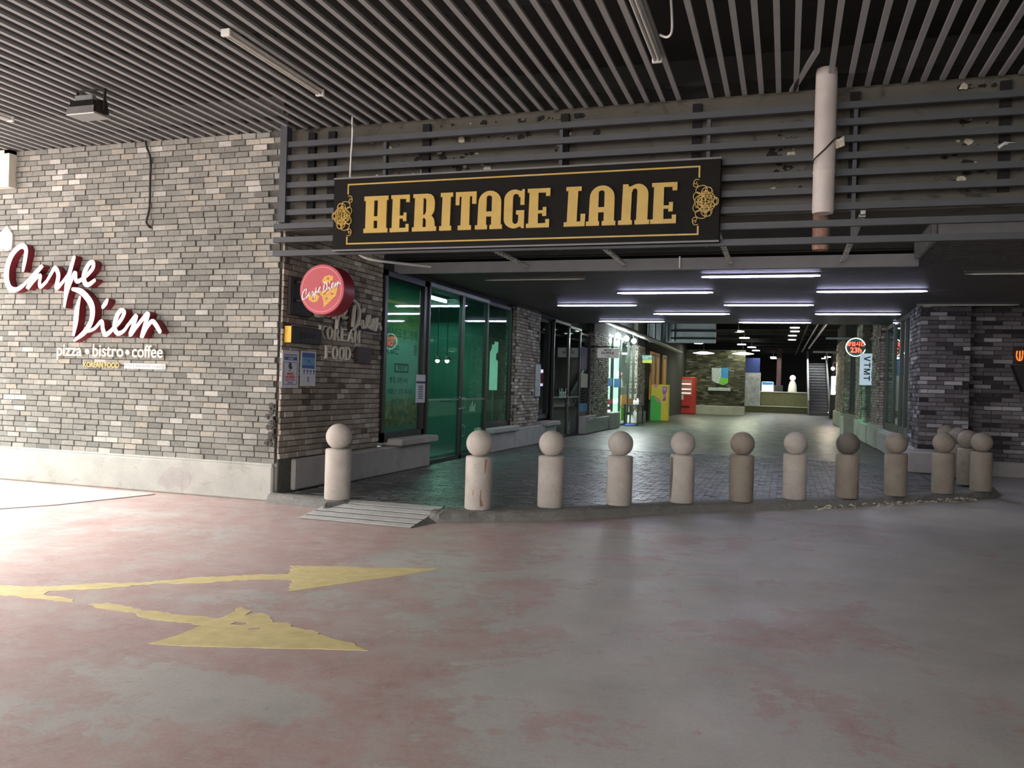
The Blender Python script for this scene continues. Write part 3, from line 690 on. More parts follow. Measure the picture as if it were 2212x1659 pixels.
def scuff(pts, x, y, r, z0):
    """thin stain patch wrapped on the shaft: list of (angle, z) outlines"""
    mb = MB()
    for pl in pts:
        a0 = sum(p[0] for p in pl)/len(pl); z_ = sum(p[1] for p in pl)/len(pl)
        ring = [(x+(r+.002)*math.cos(a), y+(r+.002)*math.sin(a), z0+z) for a, z in pl]; c = (x+(r+.003)*math.cos(a0), y+(r+.003)*math.sin(a0), z0+z_)
        mb.add(ring+[c], [(i, (i+1) % len(pl), len(pl)) for i in range(len(pl))])
    return mb
A0 = -PI/2
for pl_ in ([(A0+.45, .17), (A0+.5, .26), (A0+.56, .27), (A0+.55, .18), (A0+.62, .1), (A0+.75, .08), (A0+.6, .05), (A0+.48, .07)], [(A0-.1, .2), (A0-.05, .26), (A0, .25), (A0-.02, .19)], [(A0+.75, .63), (A0+1.0, .63), (A0+.85, .48), (A0+.78, .45)]): obj('scuff', scuff([pl_], -3.54, 9.61, .165, ZL), 'pipe_rust', [k for k in b.children if k.name.startswith('shaft')][0], 'brown scuff')
obj('scuff', scuff([[(A0-1.1, .63), (A0-.75, .63), (A0-.7, .4), (A0-.85, .1), (A0-1.1, .02), (A0-1.3, .3)]], -1.31, 11.53, .165, ZL), 'stone_bollard_dark', [o for o in COL.objects if o.name.startswith('bollard')][4], 'dark stain')

# ================================================================== RAMP
t = thing('ramp', (-4.7, 9.1, 0), 'pale sloping ramp with dark grooves from the street up to the lane', 'ramp')
mb = MB(); x0, x1 = -5.42, -3.97; ys = [8.61, 8.78, 8.98, 9.18, 9.38, 9.6]; zt = lambda y: .012+(y-8.61)/.99*.115
for a, b_ in zip(ys, ys[1:]):
    b2 = b_-.045
    mb = MB(); vs = [(x0, a, zt(a)), (x1, a, zt(a)), (x1, b2, zt(b2)), (x0, b2, zt(b2))]; lo = [(p[0], p[1], max(0, p[2]-.006)) for p in vs]
    mb.add(vs+lo, [(0, 1, 2, 3), (0, 4, 5, 1), (1, 5, 6, 2), (2, 6, 7, 3), (3, 7, 4, 0)]); obj('ramp_plate', mb, 'ramp_metal', t)
mb = MB(); mb.add([(x0, 8.63, .004), (x1, 8.63, .004), (x1, 9.59, .117), (x0, 9.59, .117), (x1, 9.6, 0), (x0, 9.6, 0)], [(0, 1, 2, 3), (1, 4, 2), (0, 3, 5), (3, 2, 4, 5)]); obj('ramp_body', mb, 'black_void', t)
mb = MB(); mb.add([(x1, 8.61, .0), (x1+.01, 9.5, .12), (x1+.01, 9.5, 0), (x1+.13, 9.12, .0)], [(0, 3, 1), (1, 3, 2), (0, 2, 3), (0, 1, 2)]); obj('side_flare', mb, 'concrete_kerb', t)

# ================================================================== PAINTED ARROW
A1 = [(-5.68, 4.89), (-5.48, 4.92), (-5.27, 5.04), (-5.08, 5.23), (-4.8, 5.37), (-4.71, 5.49), (-4.56, 5.69), (-4.32, 5.87), (-4.09, 6.03), (-3.95, 6.11), (-3.96, 6.23), (-4.1, 6.4), (-3.96, 6.47), (-3.68, 6.57), (-3.43, 6.62), (-3.21, 6.72), (-3.03, 6.81), (-2.86, 6.86), (-3.04, 6.51), (-3.23, 6.24), (-3.42, 5.93), (-3.56, 5.71), (-3.61, 5.61), (-3.7, 5.8), (-3.8, 5.96), (-3.95, 5.92), (-4.2, 5.72), (-4.35, 5.57), (-4.54, 5.45), (-4.65, 5.42), (-4.75, 5.31), (-4.9, 5.11), (-5.06, 5.01), (-5.2, 4.9), (-5.15, 4.8), (-5.02, 4.81), (-4.86, 4.79), (-4.8, 4.73), (-4.91, 4.7), (-5.16, 4.69), (-5.42, 4.67), (-5.72, 4.62), (-6.3, 4.5), (-6.3, 4.72)]
A2 = [(-4.67, 4.73), (-4.57, 4.82), (-4.44, 4.81), (-4.3, 4.77), (-4.06, 4.77), (-3.88, 4.78), (-3.7, 4.8), (-3.63, 4.81), (-3.64, 4.97), (-3.67, 5.11), (-3.56, 5.07), (-3.51, 4.94), (-3.45, 5.04), (-3.36, 5.0), (-3.24, 4.87), (-3.15, 4.9), (-3.05, 4.83), (-2.91, 4.83), (-2.78, 4.76), (-2.67, 4.71), (-2.56, 4.7), (-2.38, 4.6), (-2.64, 4.52), (-2.9, 4.42), (-3.16, 4.33), (-3.43, 4.24), (-3.66, 4.19), (-3.62, 4.38), (-3.62, 4.58), (-3.61, 4.64), (-3.76, 4.64), (-3.94, 4.62), (-4.13, 4.63), (-4.24, 4.7), (-4.37, 4.68), (-4.54, 4.68)]
HL = [[(-3.47, 4.72), (-3.47, 4.79), (-3.41, 4.81), (-3.37, 4.77), (-3.4, 4.73)], [(-3.32, 4.68), (-3.25, 4.74), (-3.23, 4.71), (-3.28, 4.67)]]
def rough(p, clean=(), amp=.018, seed=1):
    r = random.Random(seed); out = []
    for i, a in enumerate(p):
        b_ = p[(i+1) % len(p)]; l = math.hypot(b_[0]-a[0], b_[1]-a[1]); n = max(1, int(l/.035)); k = .25 if i in clean else 1
        for q in range(n):
            t_ = q/n; out.append((a[0]+(b_[0]-a[0])*t_+r.uniform(-amp, amp)*k*(q > 0), a[1]+(b_[1]-a[1])*t_+r.uniform(-amp, amp)*k*(q > 0)))
    return out
GR = ((0, 0, 0), (1, 0, 0), (0, 1, 0), (0, 0, 1))
t = thing('road_marking', (-4.2, 5.4, 0), 'worn yellow two-headed arrow painted on the reddish concrete', 'road marking')
mb = MB(); mb.poly(rough(A1, (17, 18, 19, 20, 21), seed=2), [], GR, 0, .0025); obj('arrow', mb, 'paint_yellow', t, 'arrow pointing at the bollards')
mb = MB(); mb.poly(rough(A2, (21, 22, 23, 24, 25, 26, 27), seed=3), HL, GR, 0, .0025); obj('arrow', mb, 'paint_yellow', t, 'arrow pointing to the right foreground')

# ================================================================== HERITAGE LANE BOARD
bx = thing('name_board', (-3.12, 9.38, 3.27), 'long black board reading HERITAGE LANE in raised gold letters', 'sign')
mb = MB(); mb.cbox(-5.5, -.74, 9.33, 9.45, 3.27, 4.185, .006); obj('panel', mb, 'sign_black', bx)
mb = MB(); mb.box(-5.5, -.74, 9.326, 9.335, 3.265, 3.285); mb.box(-5.5, -.74, 9.326, 9.335, 4.17, 4.19); obj('edge_trim', mb, 'fascia', bx)
FB = FRONT(0, 9.33, 0)
XL, XR, ZB, ZT = -5.3, -.96, 3.345, 4.105
mb = MB(); s_ = .018
mb.poly(rect(XL, XR, ZT-s_, ZT), [], FB, 0, .006); mb.poly(rect(XL, XR, ZB, ZB+s_), [], FB, 0, .006)
for x in (XL, XR-s_):
    mb.poly(rect(x, x+s_, ZT-.13, ZT-s_), [], FB, 0, .006); mb.poly(rect(x, x+s_, ZB+s_, ZB+.10), [], FB, 0, .006)
obj('border', mb, 'gold', bx)
def arc(cx, cy, rx, ry, a0, a1, n=8): return [(cx+rx*math.cos(math.radians(a0+(a1-a0)*i/n)), cy+ry*math.sin(math.radians(a0+(a1-a0)*i/n))) for i in range(n+1)]
GL = {
 'H': ([(0, 0), (1, 0), (1, .12), (.94, .12), (.94, .88), (1, .88), (1, 1), (0, 1), (0, .88), (.07, .88), (.07, .12), (0, .12)], [rect(.42, .57, .12, .33), rect(.42, .57, .45, .88)]),
 'E': ([(0, 0), (.98, 0), (.98, .21), (.82, .21), (.82, .11), (.5, .11), (.5, .36), (.68, .36), (.68, .29), (.85, .29), (.85, .52), (.7, .52), (.7, .44), (.5, .44), (.5, .89), (.82, .89), (.82, .8), (1, .8), (1, 1), (.04, 1), (.04, .9), (.12, .9), (.1, .11), (0, .11)], []),
 'R': ([(0, 0), (1, 0), (1, .12), (.94, .12), (.93, .2), (.9, .32), (.8, .41), (.88, .5), (.915, .6), (.92, .78), (.87, .91), (.76, .98), (.62, 1), (.02, 1), (.02, .9), (.1, .9), (.08, .11), (0, .11)], [[(.44, .11), (.57, .11), (.57, .3), (.5, .36), (.44, .34)], [(.45, .44), (.51, .44), (.57, .52), (.57, .82), (.53, .88), (.45, .88)]]),
 'I': ([(0, 0), (.92, 0), (.92, .12), (.8, .12), (.83, .89), (1, .89), (1, 1), (.06, 1), (.06, .89), (.2, .89), (.16, .12), (0, .12)], []),
 'T': ([(.15, 0), (.78, 0), (.78, .12), (.69, .12), (.69, .88), (.8, .88), (.8, .68), (1, .68), (1, 1), (.02, 1), (.02, .66), (.2, .66), (.2, .88), (.3, .88), (.28, .12), (.15, .12)], []),
 'A': ([(0, 0), (.45, 0), (.45, .11), (.41, .11), (.41, .33), (.6, .33), (.6, .11), (.54, .11), (.54, 0), (1, 0), (1, .11), (.95, .11)]+arc(.53, .7, .42, .30, 0, 180, 12)+[(.09, .11), (0, .11)], [[(.41, .46), (.61, .46)]+arc(.51, .82, .10, .06, 0, 180, 6)]),
 'G': ([(1, 1), (.88, 1), (.86, .955)]+arc(.5, .74, .5, .26, 60, 180, 8)+arc(.5, .24, .5, .24, 180, 300, 8)+[(.83, .05), (.87, 0), (1, 0), (1, .46), (.6, .46), (.6, .36), (.72, .34), (.71, .2)]+arc(.57, .2, .14, .09, 0, -180, 6)+arc(.58, .8, .15, .09, 180, 0, 6)+[(.8, .8), (.8, .6), (1, .6)], []),
 'L': ([(0, 0), (.98, 0), (1, .31), (.78, .31), (.78, .12), (.6, .12), (.64, .89), (.8, .89), (.8, 1), (.08, 1), (.08, .9), (.18, .9), (.14, .11), (0, .11)], []),
 'N': ([(0, 0), (.45, 0), (.45, .11), (.4, .11), (.42, .8)]+arc(.52, .82, .08, .07, 180, 0, 6)+[(.6, .8), (.58, .11), (.53, .11), (.53, 0), (1, 0), (1, .11), (.94, .11), (.95, .74)]+arc(.62, .74, .33, .26, 0, 120, 8)+[(.33, .93), (.3, 1), (.13, 1), (.13, .92), (.1, .11), (0, .11)], []),
}
LX = [('H', -5.05, -4.72), ('E', -4.69, -4.43), ('R', -4.39, -4.07), ('I', -4.03, -3.86), ('T', -3.83, -3.56), ('A', -3.57, -3.23), ('G', -3.21, -2.96), ('E', -2.935, -2.65), ('L', -2.48, -2.23), ('A', -2.22, -1.88), ('N', -1.85, -1.5), ('E', -1.49, -1.2)]
for ch, a, b_ in LX:
    o_, hs = GL[ch]; z0, z1 = 3.478, 3.932; sc = lambda l: [(a+p[0]*(b_-a), z0+p[1]*(z1-z0)) for p in l]
    mb = MB(); mb.poly(sc(o_), [sc(h) for h in hs], FB, 0, .028); obj('letter', mb, 'gold', bx)
def filigree(cx, sg):
    mb = MB(); zc = (ZB+ZT)/2-.02; fr = ((cx, 9.33, zc), (sg, 0, 0), (0, 0, 1), (0, -1, 0))
    def st(p, wd=.0075, closed=False):
        p = [(x, y, wd) for x, y in p]
        if closed: p.append(p[0])
        ribbon(mb, p, fr, 0, .006+.0004*len(mb.f)/60, 0, 0, 3)
    E = lambda ex, ey, rx, ry, rot=0, n=14: [(ex+rx*math.cos(q)*math.cos(rot)-ry*math.sin(q)*math.sin(rot), ey+rx*math.cos(q)*math.sin(rot)+ry*math.sin(q)*math.cos(rot)) for q in [2*PI*i/n for i in range(n)]]
    for s2 in (1, -1):
        st([(0, .245*s2), (-.035, .25*s2), (-.055, .225*s2), (-.04, .20*s2), (-.02, .21*s2), (-.03, .225*s2)])
        st([(-.055, .225*s2), (-.06, .19*s2), (-.035, .165*s2), (-.01, .18*s2), (-.02, .195*s2)])
        st(E(.03, .135*s2, .062, .045, .25*s2), closed=True); st(E(.105, .125*s2, .035, .035), closed=True); st(E(.09, .10*s2, .06, .06), closed=True)
        st(E(-.01, .055*s2, .045, .055, .4*s2), closed=True); st(E(.05, .06*s2, .075, .04, .8*s2), closed=True); st(E(.12, .05*s2, .06, .045, -.5*s2), closed=True)
    st(E(.185, 0, .03, .042), closed=True); st(E(.10, 0, .10, .065), closed=True); st(E(.02, 0, .06, .07), closed=True); st(E(.09, 0, .05, .11), closed=True)
    for q in (-3, -1, 1, 3):
        st([(.03+q*.02, -.1+abs(q)*.012), (.1+q*.02, 0), (.06+q*.02, .1-abs(q)*.012)], .005); st([(.11+q*.018, -.1+abs(q)*.014), (.05+q*.02, 0), (.09+q*.018, .1-abs(q)*.014)], .005)
    return mb
obj('filigree', filigree(XR-.01, 1), 'gold', bx); obj('filigree', filigree(XL+.01, -1), 'gold', bx)

# ================================================================== SCRIPT LETTERING
SC = {
'C': [(-1.88, 0.23, 0.046), (-1.85, 0.37, 0.063), (-1.83, 0.51, 0.063), (-1.87, 0.58, 0.07), (-1.97, 0.57, 0.07), (-2.1, 0.46, 0.077), (-2.18, 0.29, 0.084), (-2.19, 0.12, 0.084), (-2.13, -0.02, 0.077), (-2.01, -0.06, 0.063), (-1.88, -0.01, 0.053), (-1.75, 0.09, 0.039)],
'a': [(-1.77, 0.08, 0.039), (-1.63, 0.2, 0.045), (-1.51, 0.29, 0.05), (-1.65, 0.15, 0.056), (-1.78, -0.04, 0.056), (-1.66, 0.07, 0.047), (-1.54, 0.15, 0.045), (-1.55, 0.03, 0.05), (-1.52, -0.02, 0.05), (-1.41, 0.06, 0.045)],
'r': [(-1.43, 0.04, 0.042), (-1.31, 0.21, 0.05), (-1.26, 0.25, 0.059), (-1.2, 0.14, 0.064), (-1.23, -0.04, 0.061), (-1.13, 0.03, 0.047), (-1.03, 0.14, 0.039)],
'p': [(-0.92, 0.4, 0.05), (-0.99, 0.19, 0.064), (-1.04, 0.01, 0.064), (-1.05, -0.16, 0.056), (-1.07, -0.32, 0.036), (-1.03, -0.14, 0.039), (-0.97, 0.03, 0.05), (-0.89, 0.18, 0.053), (-0.87, 0.08, 0.056), (-0.83, 0.05, 0.056), (-0.74, 0.09, 0.047)],
'e': [(-0.76, 0.08, 0.047), (-0.67, 0.14, 0.05), (-0.57, 0.24, 0.056), (-0.57, 0.32, 0.056), (-0.64, 0.3, 0.061), (-0.72, 0.16, 0.07), (-0.71, 0.04, 0.07), (-0.64, 0.0, 0.061), (-0.53, 0.06, 0.047)],
'D': [[(-0.79, -0.18, 0.036), (-0.83, -0.33, 0.07), (-0.85, -0.53, 0.077), (-0.88, -0.72, 0.036)], [(-0.92, -0.06, 0.047), (-0.76, -0.1, 0.077), (-0.61, -0.23, 0.087), (-0.55, -0.36, 0.081), (-0.57, -0.53, 0.073), (-0.68, -0.68, 0.07), (-0.86, -0.8, 0.033)]],
'i': [[(-0.68, -0.68, 0.036), (-0.51, -0.63, 0.042), (-0.38, -0.52, 0.05), (-0.35, -0.64, 0.061), (-0.29, -0.71, 0.061), (-0.16, -0.62, 0.047)], [(-0.29, -0.22, 0.042), (-0.32, -0.27, 0.061), (-0.36, -0.32, 0.05)]],
'e2': [(-0.18, -0.64, 0.047), (-0.05, -0.52, 0.053), (0.02, -0.4, 0.056), (-0.04, -0.37, 0.061), (-0.11, -0.46, 0.067), (-0.14, -0.61, 0.067), (-0.08, -0.69, 0.061), (0.02, -0.66, 0.047), (0.1, -0.57, 0.045)],
'm': [(0.09, -0.58, 0.045), (0.23, -0.44, 0.053), (0.19, -0.57, 0.059), (0.14, -0.71, 0.056), (0.25, -0.59, 0.05), (0.43, -0.41, 0.056), (0.4, -0.54, 0.059), (0.34, -0.74, 0.053), (0.42, -0.61, 0.05), (0.51, -0.52, 0.056), (0.58, -0.57, 0.061), (0.65, -0.66, 0.053)],
}
t = thing('shop_sign', (-9.7, 9.6, 2.1), 'large white script lettering with dark red sides on the left brick wall', 'sign')
LZ = 0.0
for k, v in SC.items():
    mb = MB()
    for st in (v if isinstance(v[0], list) else [v]): ribbon(mb, [(p[0], p[1], p[2]*1.12+.003) for p in st], ((-8.9, 9.63, 2.9), (1, 0, 0), (0, 0, 1), (0, -1, 0)), .01, .12+LZ, 0, 1, rise=.00015); LZ += .002
    obj('letter', mb, ['white_face', 'sign_red'], t)
t = thing('shop_sign', (-9.2, 9.6, 1.85), 'small cream lettering reading pizza bistro coffee below the white script', 'sign')
for s_, x, wd in (('pizza', -9.75, 1), ('bistro', -9.05, 1), ('coffee', -8.52, 1)):
    mb = MB(); text_mb(mb, s_, FRONT(x-.12, 9.6, 1.955), .245, .03, sx=.86, bold=.0035); obj('letter', mb, 'letter_cream', t)
# spread the words so that they read as one line
ws = [o for o in t.children]
def span(o, a, b_):
    xs = [v.co.x for v in o.data.vertices]; c = (min(xs)+max(xs))/2; k = (b_-a)/(max(xs)-min(xs))
    for v in o.data.vertices: v.co.x = (v.co.x-c)*k
    o.location.x = (a+b_)/2-WL[t.name][0]
for o, (a, b_) in zip(ws, ((-10.16, -9.70), (-9.50, -8.95), (-8.80, -8.27))): span(o, a, b_)
for x in (-9.60, -8.88):
    mb = MB(); mb.poly(arc(x, 1.945, .036, .036, 0, 345, 14), [], FRONT(0, 9.6, 0), 0, .03); obj('bullet', mb, 'letter_cream', t)
t = thing('shop_sign', (-9.35, 9.6, 1.7), 'tiny gold KOREAN FOOD lettering under the cream words on the brick wall', 'sign')
mb = MB(); text_mb(mb, 'KOREAN FOOD', FRONT(-9.35, 9.6, 1.755), .105, .02, sx=.9, bold=.002); obj('letter', mb, 'letter_gold', t); span(t.children[0], -9.67, -9.03)
t = thing('shop_sign', (-8.6, 9.6, 1.7), 'narrow pale strip of tiny print right of the small gold lettering', 'sign')
mb = MB(); mb.box(-8.96, -8.24, 9.605, 9.62, 1.715, 1.795); obj('strip', mb, 'shield_grey', t)
mb = MB(); text_mb(mb, 'DELICIOUS FOOD & DRINKS', FRONT(-8.6, 9.604, 1.755), .055, .004); obj('print', mb, 'white_face', t)

# cable and window at the far left
mb = MB(); mb.tube(cr([(-8.68, 9.58, 4.95), (-8.66, 9.58, 4.85), (-8.59, 9.585, 4.68), (-8.585, 9.585, 4.4), (-8.58, 9.585, 4.05), (-8.6, 9.585, 3.9), (-8.63, 9.585, 3.8), (-8.6, 9.585, 3.74), (-8.58, 9.62, 3.71)], 4), .016, 6)
obj('cable', mb, 'black_matte', None, 'black cable hanging from the slatted canopy down the left brick wall', 'cable')
t = thing('window_frame_box', (-11.8, 9.6, 4.38), 'cream framed window cut by the left edge, under the canopy', 'window')
mb = MB(); mb.box(-12.6, -11.1, 9.5, 9.64, 4.38, 4.45); mb.box(-11.2, -11.1, 9.5, 9.64, 4.45, 4.93); mb.box(-12.6, -11.1, 9.5, 9.64, 4.88, 4.93); obj('frame', mb, 'letter_cream', t)
mb = MB(); mb.box(-12.6, -11.2, 9.58, 9.6, 4.45, 4.88); obj('pane', mb, 'shield_grey', t)

# ================================================================== SIGNS ON THE INNER LEFT WALL
XW = XB+.035
t = thing('lightbox_sign', (-5.95, 9.9, 2.45), 'round red lightbox with a pizza picture and white script, projecting from the corner', 'sign')
cx, cy, cz, R_ = -5.86, 9.72, 2.83, .335
def disc(y0, y1, r0, r1, mi): 
    mb = MB(); n = 48
    a = [(cx+r0*math.cos(2*PI*i/n), y0, cz+r0*math.sin(2*PI*i/n)) for i in range(n)]; b_ = [(cx+r1*math.cos(2*PI*i/n), y1, cz+r1*math.sin(2*PI*i/n)) for i in range(n)]
    mb.add(a+b_, [(i, (i+1) % n, n+(i+1) % n, n+i) for i in range(n)], 0, True); mb.add(a, [tuple(range(n))]); mb.add(b_, [tuple(reversed(range(n)))]); return mb
obj('case', disc(cy, cy+.27, R_, R_, 0), 'disc_side', t); obj('face', disc(cy-.012, cy, R_*.98, R_, 0), 'disc_red', t)
mb = MB(); FD = FRONT(cx, cy-.012, cz); mb.poly(arc(0, 0, R_*.9, R_*.9, 0, 355, 60), [arc(0, 0, R_*.865, R_*.865, 0, 355, 60)], FD, 0, .003); obj('ring', mb, 'disc_ring', t)
mb = MB(); rg = random.Random(3)
for pl in ([(.02, .08), (.0, .12), (.04, .17), (.10, .19), (.17, .17), (.16, .12), (.1, .09)], [(-.2, -.1), (-.12, -.07), (-.06, -.06), (-.03, -.1), (-.06, -.16), (-.13, -.17), (-.19, -.14)], [(.0, -.08), (.1, -.02), (.2, .03), (.24, .02), (.22, -.08), (.14, -.15), (.06, -.22), (.04, -.24), (.03, -.15)], [(-.02, -.03), (.08, .0), (.06, -.06), (-.02, -.08)]):
    mb.poly(pl, [], FD, 0, .003)
obj('pizza_print', mb, 'pizza', t)
mb = MB()
for k_, pts in (('a', arc(.09, .14, .02, .015, 0, 340, 10)), ('b', arc(.16, -.06, .022, .016, 0, 340, 10)), ('c', arc(-.12, -.12, .022, .016, 0, 340, 10)), ('d', arc(.08, -.12, .018, .014, 0, 340, 10)), ('e', arc(-.06, .07, .05, .02, 20, 330, 10))): mb = MB(); mb.poly(pts, [], FD, 0, .0045); obj('topping_print', mb, 'disc_red', t)
mb = MB(); sk = ((cx, cy-.012, cz), (1, 0, .36), (.0, 0, 1), (0, -1, 0))
for k_, v in SC.items():
    dx, dy = (.45, .0) if k_ in 'Carpe' and k_ != 'e2' else (1.05, .62)
    for st in (v if isinstance(v[0], list) else [v]):
        ribbon(mb, [((x+dx)*.165, (y+dy-.13)*.20, wd*.165*1.3) for x, y, wd in st], sk, 0, .006, rise=.00004)
obj('script_print', mb, 'white_face', t)
for z in (2.95, 2.7): mb = MB(); mb.tube([(XW, 9.85, z), (-6.15, 9.85, z)], .025); obj('bracket', mb, 'black_matte', t)
mb = MB(); mb.cbox(XW-.01, XW+.05, 9.72, 10.25, 2.5, 3.02, .01); mb.box(XW+.05, XW+.06, 9.75, 10.22, 2.53, 2.99); obj('wall_panel', mb, 'black_matte', None, 'flat black panel on the brick return behind the round red lightbox', 'panel')
# small script sign on the side wall
t = thing('shop_sign', (XW, 11.5, 2.3), 'small white script on dark plates, half hidden behind the red lightbox', 'sign')
for k_, v in SC.items():
    one = k_ in ('C', 'a', 'r', 'p', 'e'); mb = MB()
    kf = lambda x, y: ((x+2.2)*.54+10.33-10.4, (y-.1)*.54+2.62) if one else ((x+.95)*.60+11.38-10.4, (y+.45)*.62+2.63)
    for st in (v if isinstance(v[0], list) else [v]): ribbon(mb, [(*kf(x, y), wd*.42) for x, y, wd in st], EAST(XW+.02, 10.4, 0), 0, .05, 0, 0, rise=.0001)
    obj('letter', mb, 'letter_cream', t)
mb = MB(); FE = EAST(XW, 10.4, 0)
mb.poly([(.93, 2.38), (1.18, 2.38), (1.3, 2.42), (1.98, 2.42), (1.98, 2.62), (1.6, 2.72), (1.25, 2.72), (1.18, 2.92), (.98, 2.92)], [], FE, 0, .02)
mb.poly([(.1, 2.55), (.8, 2.5), (.9, 2.8), (.2, 2.95)], [], FE, 0, .02); mb.poly([(.5, 2.38), (.68, 2.38), (.74, 2.6), (.58, 2.6)], [], FE, 0, .02); obj('backing_plate', mb, 'backing_maroon', t)
# KOREAN FOOD lettering
t = thing('wall_lettering', (XW, 11.2, 1.95), 'beige KOREAN FOOD letters in two rows on the brick side wall', 'sign')
def serif_letters(word, y0, y1, z0, z1):
    n = len(word); stp = (y1-y0)/n
    for i, ch in enumerate(word):
        mb = MB(); text_mb(mb, ch, EAST(XW+.005, 0, 0), 1, .03)
        vs = mb.v; ys = [p[1] for p in vs]; zs = [p[2] for p in vs]; a, b_ = min(ys), max(ys); c, d = min(zs), max(zs); wdt = stp*.78 if ch != 'I' else stp*.3; yc = y0+stp*(i+.5)
        mb.v = [(p[0], yc+((p[1]-a)/(b_-a)-.5)*wdt, z0+(p[2]-c)/(d-c)*(z1-z0)) for p in vs]
        s2 = .035
        feet = {'K': ((-.5, 0), (.5, 0), (-.5, 1), (.5, 1)), 'R': ((-.5, 0), (.5, 0)), 'E': ((-.5, 0), (-.5, 1)), 'A': ((-.5, 0), (.5, 0)), 'N': ((-.5, 0), (-.5, 1), (.5, 1)), 'F': ((-.5, 0), (-.5, 1)), 'D': ((-.5, 0), (-.5, 1))}.get(ch, ())
        for fx, fz in feet:
            q = yc+fx*wdt*.86; zz = z0 if fz == 0 else z1-.016; mb.box(XW+.005, XW+.033, q-s2, q+s2, zz, zz+.016)
        obj('letter', mb, 'letter_cream', t)
serif_letters('KOREAN', 10.5, 11.72, 2.225, 2.42); serif_letters('FOOD', 10.68, 11.45, 1.945, 2.145)
# black lightbox, plaque, posters
t = thing('lightbox_sign', (XW, 10.05, 2.12), 'black wall lightbox with a yellow left edge above the posters', 'sign')
mb = MB(); mb.cbox(XW, XW+.11, 9.69, 10.44, 2.125, 2.345, .01); obj('case', mb, 'black_matte', t)
mb = MB(); mb.box(XW+.0, XW+.1, 9.675, 9.695, 2.125, 2.345); obj('edge_face', mb, 'yellow_edge', t, 'yellow lit edge')
mb = MB(); text_mb(mb, 'PIZZA', EAST(XW+.111, 10.1, 2.235), .14, .004); obj('print', mb, 'plaque_brown', t)
mb = MB(); k_ = [(-.27, -.05), (-.27, .05), (-.25, .08), (-.21, .13), (.21, .13), (.25, .08), (.27, .05), (.27, -.05), (.25, -.08), (.21, -.13), (-.21, -.13), (-.25, -.08)]
mb.poly(k_, [], EAST(XW, 11.83, 2.04), 0, .03); mb.poly([(a*.85, b_*.8) for a, b_ in k_], [], EAST(XW, 11.83, 2.04), .03, .036)
obj('plaque', mb, 'plaque_brown', None, 'small dark brown notched plaque right of the beige lettering', 'plaque')
def poster(y0, y1, z0, z1, label):
    t = thing('poster', (XW, (y0+y1)/2, z0), label, 'poster'); mb = MB(); mb.box(XW, XW+.006, y0, y1, z0, z1); obj('sheet', mb, 'paper', t); return t, EAST(XW+.006, (y0+y1)/2, z0), (y1-y0), z1-z0
t, fr, W_, H_ = poster(9.63, 10.03, 1.515, 2.02, 'white poster with a masked head and red MASKS REQUIRED, nearest the corner')
mb = MB(); mb.poly(rect(-.155, .155, .375, .455), [], fr, 0, .002); mb.poly(rect(-.165, .165, .045, .35), [rect(-.157, .157, .052, .343)], fr, 0, .002); obj('blue_print', mb, 'print_blue', t)
mb = MB(); text_mb(mb, 'FOR YOUR SAFETY', (Vector(fr[0])+Vector((.002, 0, .43)), *fr[1:]), .036, .002, bold=.0008); text_mb(mb, '& OURS', (Vector(fr[0])+Vector((.002, 0, .395)), *fr[1:]), .034, .002, bold=.0008); obj('white_print', mb, 'white_face', t)
mb = MB(); mb.poly(arc(-.01, .30, .036, .045, 20, 300, 12)+[(.0, .27)], [], fr, 0, .002); mb.poly([(.0, .285), (.035, .30), (.04, .26), (.01, .25)], [], fr, 0, .002); mb.poly([(-.05, .235), (.01, .245), (-.01, .225)], [], fr, 0, .002); obj('head_print', mb, 'print_dark', t)
mb = MB(); text_mb(mb, 'MASKS', (Vector(fr[0])+Vector((.001, 0, .19)), *fr[1:]), .05, .002, bold=.001); text_mb(mb, 'REQUIRED', (Vector(fr[0])+Vector((.001, 0, .145)), *fr[1:]), .05, .002, bold=.001); text_mb(mb, 'PRIOR TO ENTRY', (Vector(fr[0])+Vector((.001, 0, .105)), *fr[1:]), .031, .002); obj('red_print', mb, 'print_red', t)
mb = MB(); text_mb(mb, 'PREMISES', (Vector(fr[0])+Vector((.001, 0, .07)), *fr[1:]), .032, .002); obj('small_print', mb, 'print_blue', t)
t, fr, W_, H_ = poster(10.08, 10.47, 1.545, 2.03, 'white poster with a blue upper half, right of the masks poster')
mb = MB(); mb.poly(rect(-.16, .16, .25, .46), [], fr, 0, .002); obj('blue_print', mb, 'print_sky', t)
mb = MB(); mb.poly(rect(-.16, .16, .40, .465), [], fr, 0, .003); mb.poly(rect(-.16, .16, .245, .29), [], fr, 0, .003); text_mb(mb, '0', (Vector(fr[0])+Vector((.001, 0, .09)), *fr[1:]), .11, .002); mb.poly([(-.02, .32), (.02, .33), (.03, .36), (0, .38)], [], fr, 0, .003)
for i in range(4): mb.poly(rect(-.13+i*.085, -.085+i*.085, .2, .225), [], fr, 0, .002); mb.poly(rect(-.118+i*.085, -.1+i*.085, .165, .195), [], fr, 0, .002)
obj('dark_print', mb, 'print_blue', t)

